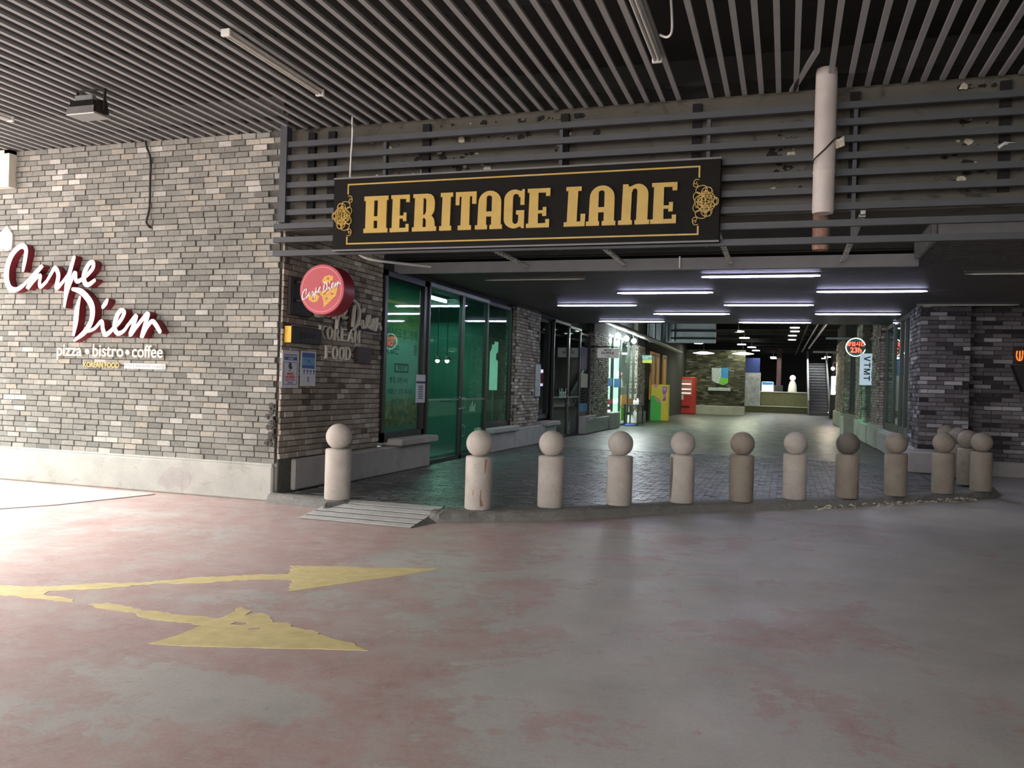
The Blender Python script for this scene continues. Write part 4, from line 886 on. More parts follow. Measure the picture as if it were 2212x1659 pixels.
# ================================================================== CANOPY FIXTURES
def unlit_tube(x, y0, y1, label):
    t = thing('tube_light', (x, (y0+y1)/2, 4.86), label, 'tube light')
    mb = MB(); mb.cbox(x-.045, x+.045, y0, y1, 4.9, 4.935, .008); obj('housing', mb, 'white_plastic', t)
    for dx in (-.022, .022): mb = MB(); mb.tube([(x+dx, y0+.03, 4.885), (x+dx, y1-.03, 4.885)], .016, 8); obj('tube', mb, 'tube_off', t)
    mb = MB(); mb.cbox(x-.05, x+.05, y0-.01, y0+.03, 4.865, 4.935, .006); mb.cbox(x-.05, x+.05, y1-.03, y1+.01, 4.865, 4.935, .006); obj('end_cap', mb, 'white_plastic', t)
    return t
unlit_tube(-5.13, 6.65, 8.35, 'unlit double tube fitting under the canopy slats, left of the board')
unlit_tube(-1.3, 6.4, 8.28, 'unlit tube fitting right of the board beside a missing canopy slat')
unlit_tube(-9.65, 6.6, 8.27, 'unlit tube fitting under the canopy, cut by the left edge')
mb = MB(); mb.tube(cr([(-1.2, 7.75, 4.92), (-1.13, 7.72, 4.88), (-1.08, 7.66, 4.9), (-1.06, 7.5, 4.98), (-1.05, 7.3, 5.08)], 5), .012, 6)
obj('cable', mb, 'white_plastic', None, 'white cable looping beside the tube fitting at the missing slat', 'cable')
t = thing('flood_light', (-7.75, 7.75, 4.6), 'black floodlight with cooling fins hanging below the canopy slats at upper left', 'flood light')
fx, fy, fz = -7.78, 7.72, 4.72
mb = MB(); mb.add([(fx-.17, fy+.05, fz+.1), (fx+.17, fy+.05, fz+.1), (fx+.2, fy+.06, fz-.07), (fx-.2, fy+.06, fz-.07), (fx-.17, fy-.09, fz+.06), (fx+.17, fy-.09, fz+.06), (fx+.2, fy-.15, fz-.1), (fx-.2, fy-.15, fz-.1)], [(0, 1, 2, 3), (7, 6, 5, 4), (0, 4, 5, 1), (3, 2, 6, 7), (0, 3, 7, 4), (1, 5, 6, 2)]); obj('body', mb, 'black_matte', t)
mb = MB()
for i in range(17): x = fx-.16+i*.02; mb.box(x-.003, x+.003, fy-.155, fy-.08, fz-.04, fz+.05)
obj('fin', mb, 'black_matte', t)
mb = MB(); mb.cbox(fx-.13, fx+.13, fy-.13, fy-.06, fz+.05, fz+.12, .01); obj('driver_box', mb, 'frame_grey', t)
mb = MB(); mb.cbox(fx-.205, fx+.205, fy-.17, fy+.08, fz-.115, fz-.09, .006); mb.add([(fx-.19, fy-.16, fz-.02), (fx+.19, fy-.16, fz-.02), (fx+.2, fy-.175, fz-.095), (fx-.2, fy-.175, fz-.095)], [(0, 3, 2, 1)]); obj('lens_frame', mb, 'steel', t)
mb = MB()
for s_ in (-1, 1): mb.box(fx+s_*.2-.008, fx+s_*.2+.008, fy-.03, fy+.0, fz-.04, 4.94)
mb.box(fx-.21, fx+.21, fy-.03, fy, 4.92, 4.935); obj('bracket', mb, 'black_matte', t)

# pipe by the screen
t = thing('drain_pipe', (.31, 9.22, 3.3), 'thick pinkish-white vertical pipe in front of the slat screen, right of the board', 'pipe')
mb = MB(); mb.lathe(.31, 9.26, [(.10, 3.52), (.108, 3.54), (.108, 3.93), (.112, 3.94), (.112, 3.96), (.108, 3.97), (.108, 4.98), (.1, 5.02)], 28); obj('pipe', mb, 'pipe_paint', t)
mb = MB(); mb.lathe(.31, 9.63, [(.08, 3.2), (.09, 3.22), (.09, 3.58)], 24); obj('pipe_stub', mb, 'pipe_rust', t, 'darker lower stub behind the slats')
mb = MB(); mb.tube(cr([(.2, 9.2, 4.03), (.21, 9.14, 4.06), (.31, 9.14, 4.16), (.4, 9.16, 4.26), (.47, 9.25, 4.3)], 5), .008, 5); obj('tie_wire', mb, 'black_matte', t)
mb = MB(); mb.poly([(.42, 4.17), (.5, 4.2), (.49, 4.3), (.44, 4.27), (.4, 4.28)], [], FRONT(0, 9.22, 0), 0, .02); obj('torn_wrap', mb, 'rubble', t)
# conduits round the board
mb = MB(); mb.tube(cr([(-5.32, 9.42, 4.98), (-5.31, 9.42, 4.75), (-5.32, 9.42, 4.5), (-5.325, 9.42, 4.2)], 4), .012, 6)
obj('cable', mb, 'white_plastic', None, 'thin white cable dropping behind the top left of the name board', 'cable')
mb = MB(); mb.tube(cr([(-5.25, 9.5, 3.3), (-5.22, 9.6, 3.24), (-5.12, 9.75, 3.21), (-4.95, 10.1, 3.22), (-4.7, 10.6, 3.24)], 5), .018, 8)
obj('conduit', mb, 'white_plastic', None, 'bent white conduit under the lower left of the name board', 'conduit')
mb = MB(); mb.tube([(-1.6, 12.92, 3.68), (-1.6, 12.92, 3.5)], .012, 6); obj('hook', mb, 'white_plastic', None, 'short white rod hanging on the lane ceiling fascia below the board', 'rod')
mb = MB(); mb.tube([(2.2, 9.62, 4.22), (2.0, 9.45, 4.2), (1.95, 9.44, 4.16)], .018, 6); obj('plastic_stub', mb, 'white_plastic', None, 'white plastic stub poking between slats near the right edge', 'stub')

# ================================================================== POSTER FILM AND THINGS IN THE LEFT SHOP
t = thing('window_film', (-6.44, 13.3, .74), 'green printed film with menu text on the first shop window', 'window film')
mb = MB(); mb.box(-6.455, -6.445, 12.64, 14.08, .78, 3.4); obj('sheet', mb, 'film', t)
fe = lambda y, z: EAST(-6.443, y, z)
mb = MB()
for s_, y, z, sz in (('가는', 13.72, 2.72, .19), ('비스트로 한그릇에', 13.4, 2.47, .19), ('맛있는', 13.0, 2.2, .24), ('품', 13.95, 2.2, .2), ('평 일 : 오전 11시', 13.3, 1.66, .12), ('브레이크 : 오후 3시~5시', 13.35, 1.46, .12), ('주말 : 휴무', 13.25, 1.27, .12), ('마 감 : 오후 9시', 13.32, 1.07, .12)): text_mb(mb, s_, fe(y, z), sz, .002, sx=.85, bold=.001)
mb.poly(rect(-.28, .28, -.08, .08), [rect(-.24, .24, -.05, .05)], fe(13.4, 1.88), 0, .002); text_mb(mb, '영업시간', fe(13.4, 1.88), .09, .003); obj('text_print', mb, 'film_dark', t)
mb = MB()
for i in range(7): mb.box(-6.5, -6.49, 12.75+i*.16, 12.79+i*.16, 3.05, 3.2); mb.box(-6.5, -6.49, 12.75+i*.16, 12.79+i*.16, 2.75, 2.82)
obj('bead_print', mb, 'pale_green', t)
mb = MB(); mb.box(-6.44, -6.436, 12.66, 14.06, 2.98, 3.03); obj('stripe_print', mb, 'sign_lime', t)
t = thing('notice', (-6.35, 13.95, 1.28), 'small white notice sheet taped on the right edge of the first window', 'notice')
mb = MB(); mb.box(-6.35, -6.345, 13.82, 14.22, 1.27, 1.78); obj('sheet', mb, 'paper', t); mb = MB(); mb.poly(rect(-.2, .2, .32, .36), [], EAST(-6.345, 14.02, 1.3), 0, .002); obj('header_print', mb, 'print_dark', t); mb = MB()
for i in range(8): mb.poly(rect(-.1, .1, .04+i*.032, .055+i*.032), [], EAST(-6.345, 14.02, 1.3), 0, .002)
obj('print', mb, 'print_dark', t)
def pendant(x, y, z, zc, label, m='lamp_warm', r=.05, pw=12, col=(1, .9, .75)):
    t = thing('pendant_lamp', (x, y, z), label, 'lamp', 'pendant lamps in the first shop')
    mb = MB(); mb.tube([(x, y, z+.1), (x, y, zc)], .008, 6); obj('cord', mb, 'black_matte', t); mb = MB(); mb.lathe(x, y, [(.11, z+.02), (.06, z+.09), (.02, z+.12)], 16); sh = obj('lamp_shade', mb, 'black_matte', t)
    mb = MB(); mb.sphere(x, y, z, r, 12, 8); obj('bulb', mb, m, sh)
for i, (x, y) in enumerate(((-8.0, 18.6), (-7.75, 18.6), (-7.42, 18.6))): pendant(x, y, 2.17, 3.75, ('first', 'second', 'third')[i]+' small glowing pendant behind the first green glass doors, from the left')
t = thing('tube_light', (-7.3, 16.5, 3.5), 'glowing tube inside the first shop seen through the door top', 'tube light'); mb = MB(); mb.box(-7.35, -7.25, 16.0, 17.4, 3.5, 3.6); obj('housing', mb, 'frame_grey', t); mb = MB(); mb.tube([(-7.3, 16.05, 3.46), (-7.3, 17.35, 3.46)], .03, 8); obj('tube', mb, 'lamp_white', t)
t = thing('dining_table', (-8.3, 16.6, ZL), 'dim table behind the first green glass doors', 'table'); mb = MB(); mb.cbox(-8.8, -7.8, 15.9, 17.6, .78, .82, .01); obj('tabletop', mb, 'teal_wall', t)
for x in (-8.7, -7.9):
    for y in (16.0, 17.5): mb = MB(); mb.box(x-.03, x+.03, y-.03, y+.03, ZL, .78); obj('leg', mb, 'black_matte', t)
mb = MB(); rg = random.Random(2)
mb.lathe(-8.2, 16.5, [(.05, .82), (.07, .86), (.07, .95)], 14)
for q in range(26): a = rg.uniform(0, 2*PI); l = rg.uniform(.08, .2); x, y, z = -8.2+math.cos(a)*l, 16.5+math.sin(a)*l, 1.0+rg.uniform(0, .2); mb.add([(-8.2, 16.5, .95), (x-.03, y, z), (x, y+.03, z+.05), (x+.03, y, z)], [(0, 1, 2), (0, 2, 3), (1, 3, 2)])
obj('potted_plant', mb, 'pale_green', None, 'pale potted plant on the table behind the first glass door', 'plant')
t = thing('standee', (-6.73, 19.08, ZL), 'tall pale green notched standee panel inside the window beside the first doors', 'standee')
mb = MB(); mb.poly([(-.1, 1.5), (.1, 1.5), (.1, 2.2), (.05, 2.25), (.05, 2.38), (.1, 2.42), (.1, 2.66), (.02, 2.68), (0, 2.6), (-.05, 2.6), (-.06, 2.5), (-.1, 2.42)], [], FRONT(-6.73, 19.1, 0), 0, .03); obj('panel', mb, 'standee_lit', t)
mb = MB(); mb.tube([(-6.73, 19.08, ZL+.02), (-6.73, 19.08, 1.5)], .012); mb.lathe(-6.73, 19.08, [(.11, ZL), (.11, ZL+.02)], 16); obj('stand', mb, 'steel', t)
for y, z in ((16.55, 1.05), (17.0, .45)):
    mb = MB()
    for q in range(5): mb.poly(rect(q*.07, q*.07+.035, 0, .12+.05*((q*7) % 3)), [], EAST(-6.345, y, z), 0, .002)
    obj('window_sticker', mb, 'pale_green', None, 'small white bar-shaped sticker on the right door, '+('upper' if z > 1 else 'lower'), 'sticker')
# middle shop
t = thing('notice', (-6.36, 27.2, 1.65), 'cream square notice on the window right of the second doors', 'notice'); mb = MB(); mb.box(-6.36, -6.35, 26.6, 27.55, 1.62, 2.08); obj('sheet', mb, 'letter_cream', t)
mb = MB(); mb.box(-6.36, -6.352, 26.55, 27.4, 2.2, 2.95); obj('window_sticker', mb, 'pillar_blue', None, 'dark blue sticker panel above the cream notice', 'sticker')
mb = MB(); mb.box(-6.37, -6.362, 26.5, 27.7, .78, 1.1); obj('window_sticker', mb, 'shield_blue', None, 'blue sticker at the foot of the window right of the second doors', 'sticker')
mb = MB(); text_mb(mb, 'blind', EAST(-6.33, 24.2, 1.42), .42, .004); obj('door_lettering', mb, 'pale_green', None, 'pale lettering across the second glass doors', 'lettering')
mb = MB(); mb.cbox(-6.24, -6.2, 20.95, 21.35, 1.35, 2.2, .01); obj('wall_sign', mb, 'shield_grey', None, 'narrow grey-white plate on the edge of the brick pier', 'sign')
for i, y in enumerate((22.4, 23.8, 25.4)):
    t = thing('ceiling_spot', (-8, y, 3.6), ('nearest', 'middle', 'farthest')[i]+' small spot glowing in the dark second shop', 'spot light', 'spots in the dark second shop'); mb = MB(); mb.lathe(-8, y, [(.09, 3.66), (.09, 3.75)], 16); obj('ring', mb, 'frame_grey', t); mb = MB(); mb.lathe(-8, y, [(.075, 3.64), (.075, 3.66)], 16); obj('lens', mb, 'disc_lamp', t)
t = thing('display_table', (-8, 24.5, ZL), 'dark display table in the second shop', 'table'); mb = MB(); mb.cbox(-8.6, -7.4, 22.5, 26.5, .85, .9, .01); mb.box(-8.4, -7.6, 22.7, 26.3, ZL, .85); obj('body', mb, 'pillar_blue', t)

# ================================================================== RIGHT SIDE
# brick pier at the lane mouth, brick wall beyond it
mb = MB(); mb.box(2.68, 3.58, 19.43, 21.0, 0, 4.0); wp = struct('wall_inner_right', mb, 'mortar_dark')
cells = brick_cells((2.65, 19.43, 0), (1, 0, 0), .95, .55, 3.62, .33, .09, .011, .03, None, 21)
lay(wp, 'brick', cells, (1, 0, 0), (0, 0, 1), (0, -1, 0), 'brick_shaded_mauve', 160)
cells = brick_cells((2.68, 19.4, 0), (0, 1, 0), 1.6, .55, 3.62, .33, .09, .011, .03, None, 22)
lay(wp, 'brick', cells, (0, 1, 0), (0, 0, 1), (-1, 0, 0), 'brick_shaded_mauve', 0)
mb = MB(); mb.cbox(2.55, 3.62, 19.3, 21.1, 0, .55, .02); obj('plinth', mb, 'concrete_sill', wp)
mb = MB(); mb.cbox(2.35, 2.92, 18.55, 19.25, ZL, .52, .02); obj('stone_block', mb, 'concrete_sill', None, 'grey concrete block at the foot of the brick pier, behind the right bollards', 'block')
mb = MB(); mb.box(3.58, 13, 20.0, 20.4, 0, 4.0); wr = struct('wall_right', mb, 'mortar_dark')
cells = brick_cells((3.6, 20.0, 0), (1, 0, 0), 5.0, .32, 3.62, .36, .09, .011, .03, None, 23)
lay(wr, 'brick', cells, (1, 0, 0), (0, 0, 1), (0, -1, 0), 'brick_shaded_mauve', 240)
mb = MB(); mb.cbox(3.6, 13, 19.85, 20.1, 0, .33, .02); obj('plinth', mb, 'concrete_sill', wr)
t = thing('neon_sign', (4.62, 19.9, 2.45), 'small orange neon sign on the dark brick wall at the right edge', 'sign')
mb = MB(); mb.tube(cr([(4.56, 19.9, 2.66), (4.55, 19.9, 2.55), (4.58, 19.9, 2.47), (4.64, 19.9, 2.47), (4.66, 19.9, 2.56), (4.66, 19.9, 2.67)], 4), .014, 6); mb.tube([(4.61, 19.9, 2.66), (4.61, 19.9, 2.48)], .014, 6); obj('tube', mb, 'neon_orange', t)
mb = MB(); mb.box(4.5, 4.9, 19.92, 19.96, 2.4, 2.74); obj('back_plate', mb, 'plaque_brown', t)
mb = MB(); mb.poly([(4.45, 2.36), (5.4, 2.36), (5.4, 1.8), (4.66, 1.8), (4.6, 1.95)], [], FRONT(0, 19.95, 0), 0, .25); obj('cabinet', mb, 'black_matte', None, 'black wall box cut by the right edge of the photo', 'box')
mb = MB(); mb.cbox(4.6, 9, 17.4, 17.7, -.02, .09, .02); obj('kerb', mb, 'concrete_kerb', None, 'low straight kerb in front of the dark brick wall at far right', 'kerb')

mb = MB(); mb.box(2.8, 3.6, 21, 40, 3.6, 5.4); struct('wall_header_right', mb, 'shop_dark')
# windows and piers along the lane's right side
XR_ = 2.72
window_on(XR_, 21.1, 26.2, .72, 3.6, [22.0, 22.9, 24.3], 'glass_green', .11, -1)
mb = MB(); mb.cbox(2.5, 3.0, 21.05, 26.3, ZL, .72, .02); mb.cbox(2.38, 2.8, 22.9, 24.6, .55, .68, .02); obj('plinth', mb, 'concrete_sill', wp)
def rpier(y0, y1, x0, seed, mat='brick_dim', ph=.8):
    mb = MB(); mb.box(x0, 3.6, y0, y1, 0, 5.0); p = struct('wall_inner_right', mb, 'mortar_dark')
    lay(p, 'brick', brick_cells((x0, y0, 0), (0, 1, 0), y1-y0, ph, 4.2, .22, .08, .011, .03, None, seed), (0, 1, 0), (0, 0, 1), (-1, 0, 0), mat, 0)
    lay(p, 'brick', brick_cells((x0, y0, 0), (1, 0, 0), 3.6-x0, ph, 4.2, .22, .08, .011, .03, None, seed+1), (1, 0, 0), (0, 0, 1), (0, -1, 0), mat, 0)
    mb = MB(); mb.cbox(x0-.12, 3.6, y0-.1, y1+.1, ZL, ph, .03); obj('plinth', mb, 'far_concrete', p)
rpier(26.25, 28.4, 2.55, 31); rpier(31.5, 34.0, 2.5, 33); rpier(40.0, 46.5, 2.45, 35)
window_on(XR_, 28.4, 31.5, .72, 3.6, [29.4, 30.4], 'glass_green', .1, -1)
window_on(XR_, 34.0, 40.0, .8, 3.8, [35.5, 37.0, 38.5], 'glass_green', .1, -1)
mb = MB(); mb.cbox(2.4, 3.0, 28.5, 31.4, ZL, .7, .02); mb.cbox(2.35, 3.0, 34.2, 39.8, ZL, .7, .02); mb.cbox(2.0, 2.6, 33.0, 34.6, ZL, .85, .03); obj('plinth', mb, 'far_concrete', wp)
mb = MB(); mb.box(3.6, 3.7, 46.5, 80, 0, 5.4); struct('wall_inner_right', mb, 'mortar_dark')
mb = MB(); mb.box(7.0, 7.1, 20.4, 46, 0, 4.2); mb.box(3.6, 7.0, 20.4, 20.45, 0, 4.2, 1); mb.box(3.6, 7, 46, 46.1, 0, 4.2, 1); mb.box(3.0, 7, 20.4, 46, .0, .12, 1); mb.box(2.8, 7, 20.4, 46, 3.95, 4.05, 2)
struct('wall_shop_right', mb, ['pale_green', 'shop_floor', 'ceiling_dark'])
t = thing('blade_sign', (2.42, 29, 1.95), 'pale vertical blade sign reading VTMT on the right side of the lane', 'sign')
mb = MB(); mb.cbox(2.22, 2.62, 28.93, 29.05, 1.96, 2.97, .01); obj('panel', mb, 'blade_white', t)
FV = ((2.43, 28.928, 2.5), (0, 0, -1), (1, 0, 0), (0, -1, 0))
for ch, x in (('V', -.30), ('T', -.10), ('M', .11), ('T', .32)):
    h, t_ = .095, .036
    pl = {'V': [(-.085, h), (-.045, h), (0, -.04), (.045, h), (.085, h), (.02, -h), (-.02, -h)], 'T': [(-.08, h), (.08, h), (.08, h-t_), (t_/2, h-t_), (t_/2, -h), (-t_/2, -h), (-t_/2, h-t_), (-.08, h-t_)],
          'M': [(-.095, -h), (-.095, h), (-.05, h), (0, -.03), (.05, h), (.095, h), (.095, -h), (.06, -h), (.06, .03), (.015, -h), (-.015, -h), (-.06, .03), (-.06, -h)]}[ch]
    mb = MB(); mb.poly([(x+p[0], p[1]) for p in pl], [], FV, 0, .006); obj('letter', mb, 'letter_navy', t)
t = thing('neon_sign', (2.15, 30, 2.9), 'round neon sign with white ring and red writing above the VTMT blade sign', 'sign')
mb = MB(); mb.poly(arc(2.15, 3.22, .3, .3, 0, 352, 36), [], FRONT(0, 30, 0), -.03, 0); obj('back_plate', mb, 'film_dark', t)
mb = MB(); mb.tube([(2.15+.3*math.cos(a), 29.97, 3.22+.3*math.sin(a)) for a in [math.radians(15+q*330/36) for q in range(37)]], .015, 6); obj('ring_tube', mb, 'neon_white', t)
mb = MB(); text_mb(mb, '영업시간', FRONT(2.15, 29.99, 3.32), .155, .01, bold=.004); text_mb(mb, '23h', FRONT(2.16, 29.99, 3.12), .24, .01, bold=.006); obj('writing_tube', mb, 'neon_red', t)
mb = MB(); mb.box(2.4, 2.75, 29.98, 30.02, 3.1, 3.14); mb.box(2.4, 2.75, 29.98, 30.02, 3.3, 3.34); obj('bracket', mb, 'black_matte', t)
t = thing('litter_bin', (2.7, 49.5, ZL), 'slim metal litter bin at the far right end of the lane', 'bin'); mb = MB(); mb.lathe(2.75, 49.5, [(.16, ZL), (.16, .95)], 20); obj('body', mb, 'steel', t); mb = MB(); mb.lathe(2.75, 49.5, [(.18, .95), (.18, 1.02), (.05, 1.04)], 20); obj('lid', mb, 'black_matte', t)
for i, (x, y) in enumerate(((2.3, 47.2), (2.75, 47.2))):
    t = thing('wall_lamp', (x, y, 3.0), ('left' if i == 0 else 'right')+' bright warm lamp of the pair above the far right shop', 'lamp', 'warm lamps at the far right shop'); mb = MB(); mb.sphere(x, y, 2.98, .09, 12, 8); obj('bulb', mb, 'lamp_warm', t); mb = MB(); mb.tube([(x, y, 3.04), (x, y+.1, 3.3), (x+.2, y+.2, 3.35)], .02); obj('arm', mb, 'black_matte', t)
t = thing('shop_display', (3.0, 56, 1.0), 'glowing pinkish-white shop display beyond the escalator on the right', 'display'); mb = MB(); mb.box(2.66, 3.3, 56, 56.1, 1.6, 2.75); obj('screen', mb, 'shop_glow', t); mb = MB(); mb.box(2.6, 3.5, 55.95, 56.2, ZL, 1.6); obj('counter', mb, 'black_matte', t)
t = thing('garment', (3.1, 55.6, 1.7), 'bright red garment hanging in front of the glowing shop display', 'clothes'); mb = MB(); mb.lathe(3.08, 55.7, [(.10, 1.78), (.2, 1.86), (.19, 2.1), (.13, 2.45), (.06, 2.52)], 14); obj('coat', mb, 'print_red', t); mb = MB(); mb.tube([(3.08, 55.7, ZL), (3.08, 55.7, 2.5)], .02); obj('stand', mb, 'steel', t)
t = thing('potted_plant', (2.95, 24.4, .7), 'small leafy plant in the right-hand shop window', 'plant'); mb = MB(); rg = random.Random(9)
for q in range(60): x, y, z = 3.4+rg.gauss(0, .12), 24.2+rg.gauss(0, .16), 1.35+rg.gauss(0, .22); mb.add([(x-.05, y, z), (x, y+.04, z+.06), (x+.05, y, z+.02), (x, y-.04, z-.05)], [(0, 1, 2, 3)])
o = obj('foliage', mb, 'leaf', t); mb = MB(); mb.lathe(3.4, 24.2, [(.12, .75), (.15, .95)], 14); mb.tube([(3.4, 24.2, .9), (3.4, 24.2, 1.3)], .015); obj('pot', mb, 'letter_cream', t)
mb = MB(); mb.cbox(3.05, 3.9, 21.4, 26, .68, .75, .01); mb.box(3.2, 3.8, 21.5, 25.8, .12, .68); obj('counter', mb, 'pale_green', None, 'pale counter inside the right-hand shop window', 'counter')

# ================================================================== FAR LEFT OF THE LANE
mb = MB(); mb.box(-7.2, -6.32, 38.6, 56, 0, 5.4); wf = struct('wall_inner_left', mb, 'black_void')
for i, y in enumerate((31.4, 33.2, 34.9)):
    t = thing('spot_light', (-6.1, y, 3.6), 'dazzling white shopfront spotlight, %s of three on the left of the lane' % ('nearest', 'middle', 'farthest')[i], 'spot light', 'dazzling shopfront spotlights')
    mb = MB(); mb.sphere(-6.12, y, 3.62, .11, 14, 10); obj('lens', mb, 'lamp_white', t); mb = MB(); mb.tube([(-6.12, y, 3.7), (-6.2, y, 3.95), (-6.9, y, 4.0)], .025); obj('arm', mb, 'frame_grey', t)
t = thing('hanging_sign', (-5.8, 27.6, 2.65), 'grey projecting sign with three lines of lettering above the lit shop', 'sign'); mb = MB(); mb.cbox(-6.05, -5.33, 27.55, 27.65, 2.63, 2.95, .01); obj('panel', mb, 'hanging_added_glow', t)
mb = MB(); text_mb(mb, 'MADE', FRONT(-5.7, 27.548, 2.885), .09, .003, bold=.002); text_mb(mb, 'DUFFLE', FRONT(-5.7, 27.548, 2.79), .105, .003, sx=1.2, bold=.003); text_mb(mb, 'CAFE', FRONT(-5.7, 27.548, 2.69), .075, .003); obj('letters', mb, 'print_dark', t)
mb = MB(); mb.tube([(-6.3, 27.6, 3.0), (-5.35, 27.6, 3.0)], .02); obj('bracket', mb, 'black_matte', t)
t = thing('hanging_sign', (-6.0, 37.9, 2.78), 'small teal and lime projecting sign before the orange boards', 'sign'); mb = MB(); mb.box(-6.3, -5.8, 37.85, 37.93, 2.93, 3.15); obj('panel', mb, 'sign_teal', t); mb = MB(); mb.box(-6.3, -5.8, 37.85, 37.93, 2.8, 2.93); obj('lower_panel', mb, 'sign_lime', t); mb = MB(); text_mb(mb, 'RAM', FRONT(-6.05, 37.848, 3.04), .2, .003, bold=.003); obj('letters', mb, 'white_face', t)
for i, (a, b_) in enumerate(((40.6, 41.9), (42.2, 43.4), (44.6, 46.0))):
    t = thing('wall_board', (-6.3, (a+b_)/2, 1.7), 'tall orange wall board, %s of three behind the yellow kiosk panel' % ('nearest', 'middle', 'farthest')[i], 'board', 'orange wall boards'); mb = MB(); mb.box(-6.32, -6.24, a, b_, 1.1, 3.45); obj('panel', mb, 'orange_board', t); mb = MB(); mb.poly(rect(-(b_-a)*.36, (b_-a)*.36, .2, 2.2), [rect(-(b_-a)*.3, (b_-a)*.3, .3, 2.1)], EAST(-6.24, (a+b_)/2, 1.15), 0, .005); obj('outline', mb, 'plaque_brown', t)
t = thing('kiosk_panel', (-5.8, 40.5, ZL), 'bright yellow and green advertising panel with a purple bubble on the left of the lane', 'panel'); mb = MB(); mb.cbox(-6.2, -5.34, 40.45, 40.8, ZL, 1.86, .02); obj('body', mb, 'kiosk_yellow', t)
FK = FRONT(-5.77, 40.45, ZL)
mb = MB(); mb.poly([(-.43, 0), (.08, 0), (.08, .85), (.02, 1.0), (-.15, 1.15), (-.28, 1.22), (-.43, 1.2)], [], FK, 0, .006); obj('green_print', mb, 'kiosk_green', t)
mb = MB(); mb.poly([(-.25, 1.18), (-.05, 1.02), (.07, .84), (-.08, .92), (-.22, 1.05)], [], FK, 0, .009); mb.poly(arc(-.2, 1.68, .09, .08, 180, 360, 10)+[(-.09, 1.74), (-.31, 1.74)], [], FK, 0, .008); obj('pale_print', mb, 'kiosk_pink', t)
mb = MB(); mb.poly([(.12, 1.66), (.34, 1.66), (.33, 1.4), (.28, 1.35), (.3, .98), (.1, .96), (.2, 1.1), (.14, 1.35)], [], FK, 0, .007); obj('purple_print', mb, 'kiosk_purple', t)
mb = MB(); text_mb(mb, '행', FRONT(-5.54, 40.443, ZL+1.52), .17, .004, bold=.004); text_mb(mb, '사', FRONT(-5.56, 40.443, ZL+1.2), .16, .004, bold=.004); obj('letters', mb, 'white_face', t)
t = thing('side_table', (-6.0, 35, ZL), 'black metal table with bottles outside the lit shop', 'table'); mb = MB(); mb.cbox(-6.35, -5.72, 34.2, 35.6, .93, .97, .01); obj('tabletop', mb, 'black_matte', t)
for x in (-6.3, -5.77):
    for y in (34.25, 35.55): mb = MB(); mb.box(x-.025, x+.025, y-.025, y+.025, ZL, .93); obj('leg', mb, 'black_matte', t)
for i, (y, h) in enumerate(((34.5, .22), (34.9, .16), (35.3, .26))):
    mb = MB(); mb.lathe(-5.95, y, [(.05, .97), (.055, .97+h*.7), (.02, .97+h*.85), (.02, .97+h)], 12); obj('bottle', mb, 'white_plastic', None, 'white bottle on the black metal table, %s' % ('shorter one in front', 'smallest in the middle', 'tallest at the back')[i], 'bottle', 'bottles on the black table')
mb = MB(); mb.box(-6.7, -5.95, 34.1, 35.6, ZL, ZL+.012); obj('door_mat', mb, 'mat_blue', None, 'bright blue doormat under the black table', 'mat')
# lit shop contents
for i, (y, c1) in enumerate(((31.0, 'shield_green'), (32.3, 'print_red'), (34.3, 'kiosk_yellow'), (35.6, 'shield_green'))):
    t = thing('display_shelf', (-8.6, y, ZL), 'stocked shelf inside the bright shop, number %s from the front' % ('one', 'two', 'three', 'four')[i], 'shelf', 'shelves in the bright shop'); mb = MB(); mb.box(-8.9, -8.85, y-.5, y+.5, ZL, 2.0)
    for z in (.4, .9, 1.4, 1.9): mb.box(-8.88, -8.4, y-.5, y+.5, z, z+.04)
    obj('rack', mb, 'shop_white', t); mb = MB()
    for q in range(12): mb.box(-8.6, -8.42, y-.45+(q % 4)*.24, y-.27+(q % 4)*.24, .44+.5*(q//4), .72+.5*(q//4)+.04*(q % 3))
    o = obj('goods', mb, c1, t); o['kind'] = 'stuff'
for (y, z0, z1, m_, lb) in ((31.15, 1.7, 2.0, 'shield_blue', 'blue strip sticker on the first bright window'), (32.7, 1.65, 2.0, 'shield_blue', 'blue strip sticker on the bright shop door'), (31.15, 1.0, 1.2, 'print_red', 'red-white strip sticker on the first bright window'), (34.3, .9, 1.35, 'orange_board', 'orange sticker on the far bright door'), (34.3, .3, .85, 'shield_green', 'green sticker on the far bright door'), (35.9, .9, 1.2, 'orange_board', 'orange sticker on the last bright window')):
    mb = MB(); mb.box(-6.36, -6.355, y-.6, y+.6, z0, z1); obj('window_sticker', mb, m_, None, lb, 'sticker')

# back wall, vending machine, shield sign
mb = MB(); mb.box(-9, -2.55, 56, 56.3, 0, 4.3); wb = struct('wall_back', mb, 'mortar_dark')
lay(wb, 'brick', brick_cells((-8, 56, 0), (1, 0, 0), 5.45, .65, 4.25, .33, .09, .012, .03, None, 41), (1, 0, 0), (0, 0, 1), (0, -1, 0), 'brick_olive', 0)
mb = MB(); mb.cbox(-9, -2.5, 55.8, 56.1, 0, .66, .03); obj('plinth', mb, 'far_concrete', wb)
t = thing('vending_machine', (-6.2, 54, ZL), 'red vending machine with lit shelves at the far left end of the lane', 'vending machine')
mb = MB(); mb.cbox(-6.9, -5.48, 54, 54.9, ZL, 2.45, .04); obj('body', mb, 'vend_red', t); mb = MB(); mb.box(-6.72, -5.68, 53.97, 54.0, 1.3, 2.3); dw = obj('display_window', mb, 'vend_pink', t)
for z in (1.4, 1.65, 1.98): mb = MB(); mb.box(-6.68, -5.75, 53.94, 53.98, z, z+.05); obj('shelf_strip', mb, 'pale_lamp', dw)
